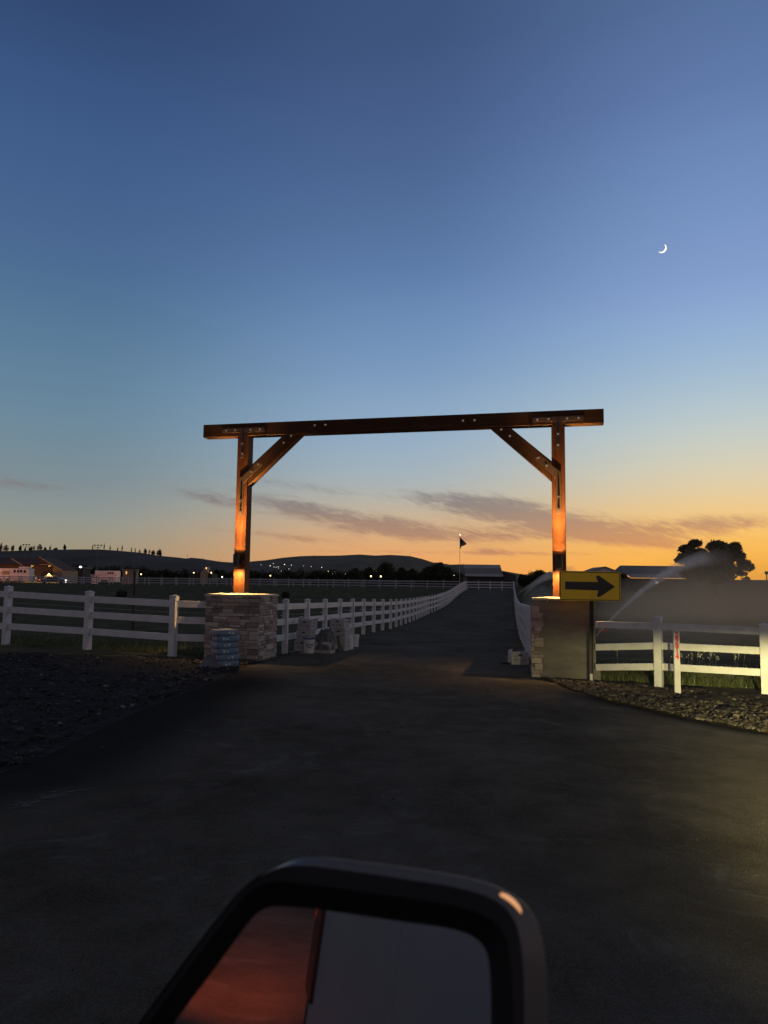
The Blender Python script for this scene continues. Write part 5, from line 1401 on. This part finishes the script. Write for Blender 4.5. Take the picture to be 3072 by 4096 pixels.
b3 = thing('gable_barn', (xM, D, z0), 'pale gabled barn roof showing just above the road sign', 'barn')
mb = MB(); mb.prism([(xA + .2, z0 - .3), (xB - .2, z0 - .3), (xB - .2, zw), (xM, zp - .12), (xA + .2, zw)], (0, D, 0), (1, 0, 0), (0, 0, 1), (0, 8, 0)); mb.build('wall', M['trailer_white'], b3)
mb = MB(); mb.add([(xA, D - .4, zw - .05), (xM, D - .4, zp), (xM, D + 8.4, zp), (xA, D + 8.4, zw - .05), (xB, D - .4, zw - .05), (xB, D + 8.4, zw - .05)], [(0, 1, 2, 3), (1, 4, 5, 2)]); o = mb.build('roof', M['roof_metal'], b3); o.modifiers.new('sheet', 'SOLIDIFY').thickness = .1
# frost fan / mast at the right edge
D = 150; t = atY(3066, 2290, D); z0 = zg(t.x, D) + rise(t.x, D); e = thing('water_tower', (t.x, D, z0), 'slim dark tower with a flared top on the horizon at the right edge', 'tower'); hh = t.z - z0
mb = MB(); mb.cyl((0, 0, -.3), (0, 0, hh), .12, .10, 8); mb.build('shaft', M['mast'], e, local=True); mb = MB(); mb.lathe((0, 0, hh), [(.10, -.5), (.36, -.1), (.36, .15), (.05, .25)], 12); mb.build('tank', M['mast'], e, local=True)
# dark timber post out in the paddock
b = gnd(531, 2528); t = atY(537, 2284, b.y)
e = thing('wooden_post', b, 'weathered dark wooden post standing alone in the paddock behind the left fence', 'post'); mb = MB(); mb.cyl((0, 0, -.3), ((t.x - b.x) * .5, 0, t.z - b.z), .045, .04, 8); mb.build('shaft', M['bark'], e, local=True)

# ------------------------------------------------------------------ sprinklers
def vol_mat(name, dens, col=(1, 1, 1), aniso=.35, nscale=0.0, namp=0.0, fade=None):
    m = bpy.data.materials.new(name); m.use_nodes = True; nt = m.node_tree
    for n in list(nt.nodes): nt.nodes.remove(n)
    h = G(nt); v = h.n('ShaderNodeVolumePrincipled'); v.inputs['Color'].default_value = (*col, 1); v.inputs['Anisotropy'].default_value = aniso; v.inputs['Density'].default_value = dens
    if fade:
        t = h.n('ShaderNodeTexCoord'); sp = h.n('ShaderNodeSeparateXYZ'); nt.links.new(t.outputs['Object'], sp.inputs[0])
        k = None
        for axis, a, b, va, vb in fade:
            q = h.ss(sp.outputs[axis], a, b, va, vb); k = q if k is None else h.m('MULTIPLY', k, q)
        if nscale: k = h.m('MULTIPLY', k, h.ss(h.noise(t.outputs['Object'], nscale, 3, .6), .25, .75, 1 - namp, 1 + namp))
        nt.links.new(h.m('MULTIPLY', k, dens), v.inputs['Density'])
    o = h.n('ShaderNodeOutputMaterial'); nt.links.new(v.outputs[0], o.inputs['Volume'])
    return m
def bez(P, n):
    out = []
    for i in range(n + 1):
        t = i / n; a = 1 - t
        out.append(P[0] * a ** 3 + P[1] * (3 * a * a * t) + P[2] * (3 * a * t * t) + P[3] * t ** 3)
    return out
M['spray_dense'] = vol_mat('spray_dense', 2.2, (.97, .97, 1), .3); M['spray_mid'] = vol_mat('spray_mid', .7, (1, .93, .87), .4); M['spray_jet'] = vol_mat('spray_jet', 1.35, (1, .92, .86), .5, 1.6, .6, [(0, .6, 5.4, 1.0, .0)]); M['spray_thin'] = vol_mat('spray_thin', .055, (1, .86, .70), .5, .7, .6, [(0, 1.0, 6.5, 1.0, .0)])
n0 = atY(2368, 2565, 17.2)
apex = atY(2830, 2232, 21.0); endp = atY(3160, 2380, 24.0)
P1 = bez([n0, atY(2490, 2410, 18.0), atY(2690, 2245, 19.6), apex], 26); P2 = bez([apex, atY(2950, 2222, 22), atY(3090, 2270, 23), endp], 18)
path = P1 + P2[1:]
sp_ = thing('lawn_sprinkler', (n0.x, n0.y, zg(n0.x, n0.y)), 'tall lawn sprinkler throwing a long water jet over the field behind the right fence', 'sprinkler')
mb = MB(); mb.cyl((n0.x, n0.y, zg(n0.x, n0.y) - .1), (n0.x, n0.y, n0.z - .04), .02, .016, 8); mb.cyl((n0.x - .03, n0.y, n0.z - .03), (n0.x + .05, n0.y + .02, n0.z + .03), .022, .012, 8); mb.build('riser', M['galv_dark'], sp_)
wj = thing('water_jet', tuple(n0), 'long misty water jet arcing right from behind the sign post toward the big pine', 'water spray', kind='stuff')
nn = len(P1)
for fr in (1.25, .85, .5):
    mb = MB(); mb.tube(path[:42], [  .018 + fr * .19 * (i / nn) ** 1.5 for i in range(42)], 14); mb.build('jet', M['spray_jet'], wj, smooth=True)
mb = MB(); mb.tube(P1[:18], [.012 + .05 * (i / 18) for i in range(18)], 10); mb.build('jet_core', M['spray_dense'], wj, smooth=True)
def curtain(name, path, material, par, th0, th1, drop0=.15):
    mb = MB(); n = len(path); vs = []
    for i, p in enumerate(path):
        t = i / (n - 1); th = th0 + (th1 - th0) * t
        g_ = zg(p.x, p.y) + .05
        for y, z in ((-th * .2, p.z + .12 * t), (th * .2, p.z + .12 * t), (th, g_), (-th, g_)): vs.append((p.x, p.y + y, z))
    fs = [(0, 1, 2, 3)]
    for i in range(n - 1):
        for k in range(4): fs.append((i * 4 + k, i * 4 + (k + 1) % 4, (i + 1) * 4 + (k + 1) % 4, (i + 1) * 4 + k))
    fs.append(((n - 1) * 4 + 3, (n - 1) * 4 + 2, (n - 1) * 4 + 1, (n - 1) * 4)); mb.add(vs, fs)
    return mb.build(name, material, par)
curtain('falling_mist', path[6:], M['spray_thin'], wj, .25, 1.2)
n1_ = atY(2085, 2402, 27.0); w2 = thing('water_jet', tuple(n1_), 'fan of misty sprinkler water left of the right gate post, behind the driveway fence', 'water spray', kind='stuff')
Q = bez([n1_, atY(2120, 2340, 27.5), atY(2170, 2292, 28.5), atY(2290, 2285, 30)], 16)
mb = MB(); mb.tube(Q, [.02 + .22 * (i / 16) for i in range(17)], 10); mb.build('jet', M['spray_mid'], w2, smooth=True)
curtain('falling_mist', Q[1:], vol_mat('spray_fan', .32, (1, .92, .84), .4, 1.2, .5, [(0, .4, 2.6, 1.0, .35)]), w2, .2, .8)
Q2 = bez([atY(2070, 2378, 34), atY(2095, 2355, 34.5), atY(2130, 2335, 35), atY(2200, 2300, 36)], 10); mb = MB(); mb.tube(Q2, [.03 + .12 * i / 10 for i in range(11)], 8); mb.build('side_jet', M['spray_mid'], w2, smooth=True)
# mist drifting over the sprinkled field
mb = MB(); vs = []; nx_, ny_ = 24, 10
X0, X1, Y0, Y1 = 5.0, 34.0, 18.5, 62.0
def misth(x, y): return 4.6 + .8 * mnoise.noise(Vector((x * .12, y * .1, 2))) + .5 * mnoise.noise(Vector((x * .4, y * .3, 5)))
for j in range(ny_ + 1):
    for i in range(nx_ + 1):
        y = Y0 + (Y1 - Y0) * j / ny_; x = X0 + (y - Y0) * .25 + (X1 - X0) * i / nx_
        ed = min(1, i / 4, (nx_ - i) / 4 + .25, j / 2 + .3, (ny_ - j) / 3 + .2)
        vs.append((x, y, zg(x, y) + max(.1, misth(x, y) * ed)))
o_ = len(vs)
for j in range(ny_ + 1):
    for i in range(nx_ + 1):
        p = vs[j * (nx_ + 1) + i]; vs.append((p[0], p[1], zg(p[0], p[1]) + .03))
fs = []
for j in range(ny_):
    for i in range(nx_):
        k = j * (nx_ + 1) + i; fs.append((k, k + 1, k + nx_ + 2, k + nx_ + 1)); fs.append((o_ + k, o_ + k + nx_ + 1, o_ + k + nx_ + 2, o_ + k + 1))
rimi = [i for i in range(nx_ + 1)] + [j * (nx_ + 1) + nx_ for j in range(1, ny_ + 1)] + [ny_ * (nx_ + 1) + i for i in range(nx_ - 1, -1, -1)] + [j * (nx_ + 1) for j in range(ny_ - 1, 0, -1)]
for a_, b_ in zip(rimi, rimi[1:] + rimi[:1]): fs.append((a_, b_, o_ + b_, o_ + a_))
mb.add(vs, fs)
tag(mb.build('mist', vol_mat('mist', .013, (1, .78, .54), .6, .12, .5, [(2, .8, 4.2, 1.0, .0)]), smooth=True), 'thin drifting sprinkler mist over the field behind the right fence', 'mist', kind='stuff')

# ------------------------------------------------------------------ the moon
D = 4000.0; mc = atY(2649, 992, D); R = 16.2 * (mc - EYE).length / F
u_ = RT; v_ = UP
mb = MB(); outer = []; inner = []; n = 28
dirn = rad(-40)                              # lit limb toward lower right
for i in range(n + 1):
    a = dirn + rad(-92 + 184 * i / n); outer.append((math.cos(a) * R, math.sin(a) * R))
for i in range(n + 1):
    t = rad(92 - 184 * i / n); q = (math.cos(t) * .62 * R, math.sin(t) * R)
    inner.append((q[0] * math.cos(dirn) - q[1] * math.sin(dirn), q[0] * math.sin(dirn) + q[1] * math.cos(dirn)))
pts_o = [mc + u_ * a + v_ * b for a, b in outer]; pts_i = [mc + u_ * a + v_ * b for a, b in reversed(inner)]
dep = FW * R * .4
vs = pts_o + pts_i + [p + dep for p in pts_o] + [p + dep for p in pts_i]; m_ = n + 1
fs = []
for i in range(n):
    fs.append((i, i + 1, m_ + i + 1, m_ + i)); fs.append((2 * m_ + i, 3 * m_ + i, 3 * m_ + i + 1, 2 * m_ + i + 1)); fs.append((i, 2 * m_ + i, 2 * m_ + i + 1, i + 1)); fs.append((m_ + i, m_ + i + 1, 3 * m_ + i + 1, 3 * m_ + i))
mb.add(vs, fs)
tag(mb.build('moon', glow('moonlight', (1, .95, .76), 1.15)), 'thin bright crescent moon high in the blue dusk sky', 'moon')

# ------------------------------------------------------------------ the truck the picture is taken from
HD = rad(55); TH = Vector((math.sin(HD), math.cos(HD), 0)); TL = Vector((-math.cos(HD), math.sin(HD), 0))   # heading, left side
M['truck_paint'] = mat('truck_paint', (0.21, 0.21, 0.225), .5, .05, 3, metal=.1, coat=.1)
M['trim_black'] = mat('trim_black', (0.006, 0.006, 0.007), .6, .1, 6, spec=.3)
M['mirror_shell'] = mat('mirror_shell', (0.028, 0.026, 0.028), .38, .1, 8, coat=.25)
M['mirror_rim'] = mat('mirror_rim', (0.14, 0.125, 0.112), .35, .08, 8, metal=.1, coat=.2)
M['mirror_glass'] = mat('mirror_glass', (0.78, 0.78, 0.80), .02, .0, 3, metal=1.0)
M['amber'] = glow('amber', (1, .42, .12), .75); M['tyre'] = mat('tyre', (0.012, 0.012, 0.012), .85, .2, 20); M['tail_red'] = mat('tail_red', (.05, .004, .004), .3, .1, 5)
side0 = EYE + TL * .05; side0.z = 0          # a point of the truck's left flank
truck = thing('pickup_truck', (side0.x, side0.y, 0), 'pickup truck in front of the camera, of which only the big side mirror shows', 'truck')
def tp(a, b, z): return side0 + TH * a + TL * b + Vector((0, 0, z))   # along heading, outward, up
def flank(name, poly, mtl, d=.05, off=0.0, bevel=.012):
    mb = MB(); mb.prism(poly, tp(0, off, 0), TH, Vector((0, 0, 1)), -TL * d); return mb.build(name, mtl, truck, bevel=bevel, seg=2)
def arch(cx_, r, z, n=12, flip=False): return [(cx_ + r * math.cos(math.pi * (1 - i / n)), z + r * math.sin(math.pi * (1 - i / n))) for i in range(n + 1)]
door = flank('front_door', [(-.55, .52), (.62, .52), (.62, 1.16), (-.55, 1.18)], M['truck_paint'])
flank('rear_door', [(-1.45, .52), (-.56, .52), (-.56, 1.20), (-.75, 1.50), (-1.45, 1.52)], M['truck_paint'])
flank('bed_side', [(-3.5, .48)] + [(-2.95, .46)] + arch(-2.5, .30, .46)[1:-1] + [(-2.05, .46), (-1.47, .54), (-1.47, 1.53), (-3.5, 1.52)], M['truck_paint'])
flank('front_fender', [(.64, .54)] + [(.98, .58)] + arch(1.42, .43, .58)[1:-1] + [(1.86, .58), (2.05, .60), (2.05, 1.02), (.64, 1.14)], M['truck_paint'])
flank('canopy', [(-1.47, 1.54), (-1.47, 1.86), (-1.6, 1.93), (-3.42, 1.90), (-3.5, 1.53)], M['truck_paint'], .05, -.006)
flank('rear_window', [(-.82, 1.53), (-.95, 1.80), (-1.44, 1.84), (-1.44, 1.53)], M['glass_dark'], .03, -.02)
flank('canopy_window', [(-1.75, 1.60), (-1.75, 1.80), (-3.1, 1.79), (-3.15, 1.61)], M['glass_dark'], .012, .004, .004)
mb = MB(); W = 1.9
mb.frame_box(tp(-2.1, -W / 2, 1.93), TH * 1.38, TL * (W / 2 - .03), Vector((0, 0, .02))); mb.build('roof', M['truck_paint'], truck, bevel=.02); mb = MB()
mb.frame_box(tp(-2.5, -.2, .62), TH * .5, TL * .13, Vector((0, 0, .46))); mb.build('wheel_well', M['trim_black'], truck); mb = MB()
mb.frame_box(tp(-3.56, -W / 2, .62), TH * .06, TL * (W / 2), Vector((0, 0, .11))); mb.build('rear_bumper', M['trim_black'], truck, bevel=.02); mb = MB()
mb.add([tp(.64, -.04, 1.14), tp(2.05, -.04, 1.02), tp(2.05, -W + .04, 1.02), tp(.64, -W + .04, 1.14), tp(1.3, -W / 2, 1.17), ], [(0, 1, 4), (1, 2, 4), (2, 3, 4), (3, 0, 4)]); mb.build('hood', M['truck_paint'], truck)
mb = MB(); mb.frame_box(tp(2.09, -W / 2, .75), TH * .04, TL * (W / 2), Vector((0, 0, .27))); mb.build('grille', M['trim_black'], truck, bevel=.02)
mb = MB(); mb.frame_box(tp(2.15, -W / 2, .52), TH * .08, TL * (W / 2), Vector((0, 0, .11))); mb.build('bumper', M['galv'], truck, bevel=.02)
mb = MB(); mb.frame_box(tp(-.7, -W / 2, .46), TH * 2.7, TL * (W / 2 - .08), Vector((0, 0, .06))); mb.build('chassis', M['trim_black'], truck)
for a_, b_ in ((1.42, -.02), (-2.5, -.06), (1.42, -W + .24), (-2.5, -W + .24)):
    mb = MB(); mb.cyl(tp(a_, b_, .39), tp(a_, b_ - .22, .39), .39, None, 26); w_ = mb.build('wheel', M['tyre'], truck); mb = MB(); mb.cyl(tp(a_, b_ + .004, .39), tp(a_, b_ - .1, .39), .23, None, 18); mb.build('rim', M['galv'], w_)
flank('rocker_trim', [(-1.47, .44), (.62, .44), (.62, .515), (-1.47, .515)], M['trim_black'], .05, .005)
mb = MB(); mb.frame_box(tp(-.85, .012, 1.10), TH * .09, TL * .014, Vector((0, 0, .016))); mb.build('door_handle', M['trim_black'], truck, bevel=.006)
mb = MB(); mb.frame_box(tp(-3.46, .006, 1.10), TH * .15, TL * .012, Vector((0, 0, .42))); tlm = mb.build('tail_light', M['tail_red'], truck, bevel=.006)
L = bpy.data.lights.new('tail_glow', 'SPOT'); L.energy = 2200; L.color = (1, .15, .03); L.spot_size = rad(54); L.spot_blend = .8; L.shadow_soft_size = .05
o = bpy.data.objects.new('tail_glow', L); COL.objects.link(o); o.parent = truck; pp = tp(-3.44, .06, 1.1); o.location = pp - truck.location
o.rotation_euler = (TL * .07 - TH * 1.0 + Vector((0, 0, -.02))).to_track_quat('-Z', 'Y').to_euler()
# headlights: low beams with a flat cut-off
def headlight(b_, e_on):
    p = tp(2.13, b_, .93); mb = MB(); mb.frame_box(tp(2.10, b_, .93), TH * .05, TL * .14, Vector((0, 0, .10))); mb.build('headlight', M['galv'], truck, bevel=.03)
    L = bpy.data.lights.new('low_beam', 'SPOT'); L.energy = e_on; L.color = (1, .87, .36); L.spot_size = rad(150); L.spot_blend = .3; L.shadow_soft_size = .03
    L.use_nodes = True; nt = L.node_tree; h = G(nt); em = nt.nodes['Emission']
    t = h.n('ShaderNodeTexCoord'); sp = h.n('ShaderNodeSeparateXYZ'); nt.links.new(t.outputs['Normal'], sp.inputs[0])
    # lamp space: -Z is the beam axis, Y is up
    fwd = h.m('MAXIMUM', h.m('MULTIPLY', sp.outputs[2], -1.0), .001)
    elev = h.m('MULTIPLY', h.m('ARCTAN2', sp.outputs[1], h.m('SQRT', h.m('ADD', h.m('MULTIPLY', sp.outputs[2], sp.outputs[2]), h.m('MULTIPLY', sp.outputs[0], sp.outputs[0])))), 57.3)
    azl = h.m('ABSOLUTE', h.m('MULTIPLY', h.m('ARCTAN2', sp.outputs[0], fwd), 57.3))
    cut = h.ss(elev, -2.1, 0.35, 1.0, 0.012)
    low_ = h.ss(elev, -40.0, -7.0, .06, 1.0)
    wide = h.m('ADD', h.ss(azl, 8.0, 57.0, 1.0, 0.0), h.ss(azl, 40.0, 84.0, .018, .0))
    k = h.m('MULTIPLY', h.m('MULTIPLY', cut, wide), low_)
    nt.links.new(k, em.inputs['Strength'])
    o = bpy.data.objects.new('low_beam', L); COL.objects.link(o); o.parent = truck; o.location = p + TH * .05 - truck.location
    o.rotation_euler = TH.to_track_quat('-Z', 'Y').to_euler()
    return o
headlight(-.22, 17000); headlight(-W + .22, 17000)
# the side mirror
mcn = EYE + ray(1480, 3850) * (.50 / ray(1480, 3850).y)
dm = (mcn - EYE).normalized(); want = (-TH * 1.0 - TL * .17 + Vector((0, 0, -.15))).normalized(); mn = (want - dm).normalized()
def onplane(px, py, off=0.0):
    d = ray(px, py); t = (mcn + mn * off - EYE).dot(mn) / d.dot(mn); return EYE + d * t
def z6(x, y): return 550 + x / .948, 3400 + y / .948
def smooth_poly(P, it=3):
    P = [Vector(p) for p in P]
    for _ in range(it):
        Q = []
        for i in range(len(P)):
            a, b = P[i], P[(i + 1) % len(P)]; Q += [a * .75 + b * .25, a * .25 + b * .75]
        P = Q
    return P
glass = [(-10, 900), (60, 760), (180, 600), (330, 400), (440, 245), (500, 213), (560, 213), (700, 226), (1000, 272), (1220, 300), (1310, 350), (1338, 430), (1342, 700), (1330, 1250), (1250, 1330), (200, 1330), (40, 1250)]
bez_in = [(-105, 900), (-20, 740), (110, 560), (280, 330), (410, 165), (490, 118), (590, 122), (720, 140), (1000, 180), (1240, 215), (1370, 275), (1420, 390), (1428, 700), (1420, 1290), (1300, 1420), (150, 1420), (-60, 1300)]
outer = [(-125, 900), (-40, 730), (95, 545), (270, 310), (410, 130), (540, 60), (640, 58), (740, 70), (1020, 110), (1270, 150), (1410, 215), (1462, 350), (1470, 700), (1462, 1320), (1320, 1460), (130, 1460), (-90, 1330)]
rim_o = [(-120, 905), (-30, 725), (110, 530), (290, 290), (440, 105), (590, 34), (690, 26), (800, 40), (1060, 72), (1330, 122), (1480, 205), (1545, 350), (1560, 700), (1550, 1330), (1380, 1480), (130, 1470), (-90, 1335)]
def ring(name, A_, offA, B_, offB, mtl, par):
    a = smooth_poly([onplane(*z6(*p), offA) for p in A_], 3); b = smooth_poly([onplane(*z6(*p), offB) for p in B_], 3); n = len(a); mb = MB()
    mb.add(a + b, [(i, (i + 1) % n, n + (i + 1) % n, n + i) for i in range(n)]); return mb.build(name, mtl, par, smooth=True)
# shell: from the front lip back to a rounded closed cap
lip = smooth_poly([onplane(*z6(*p), .0) for p in rim_o], 3); cen = sum(lip, Vector()) / len(lip); mb = MB(); n = len(lip); rings = []
for dep_, sc_ in ((.006, 1.0), (-.006, .992), (-.03, .93), (-.06, .82), (-.09, .64), (-.10, .36)): rings.append([cen + (p - cen) * sc_ + mn * dep_ for p in lip])
vs = [p for r_ in rings for p in r_]; fs = []
for k in range(len(rings) - 1):
    for i in range(n): fs.append((k * n + i, k * n + (i + 1) % n, (k + 1) * n + (i + 1) % n, (k + 1) * n + i))
fs.append(tuple((len(rings) - 1) * n + i for i in range(n))); mb.add(vs, fs)
mir = mb.build('side_mirror', M['mirror_shell'], truck, smooth=True); mir['label'] = 'blurred black truck side mirror with a pale rim at the bottom of the photo'
ring('mirror_rim', rim_o, .006, outer, .012, M['mirror_rim'], mir)
ring('bezel_face', outer, .012, bez_in, .010, M['mirror_shell'], mir)
ring('bezel', bez_in, .010, glass, -.006, M['trim_black'], mir)
gp = smooth_poly([onplane(*z6(*p), -.006) for p in glass], 3); mb = MB(); mb.add(gp, [tuple(range(len(gp)))]); mb.build('mirror_glass', M['mirror_glass'], mir)
am = [onplane(*z6(*p), .009) for p in [(1372, 160), (1412, 178), (1450, 215), (1458, 245), (1438, 255), (1408, 214), (1376, 182)]]
mb = MB(); am2 = smooth_poly(am, 2); n = len(am2); mb.add(am2 + [p - mn * .004 for p in am2], [tuple(range(n))] + [(i, (i + 1) % n, n + (i + 1) % n, n + i) for i in range(n)]); mb.build('amber_highlight', M['amber'], mir)  # orange highlight on the mirror corner, put in as a glowing patch
mb = MB(); mb.bar(tp(.42, -.03, 1.10), cen - mn * .08 - UP * .06, .05, .07); mb.build('mirror_arm', M['trim_black'], mir, bevel=.01)
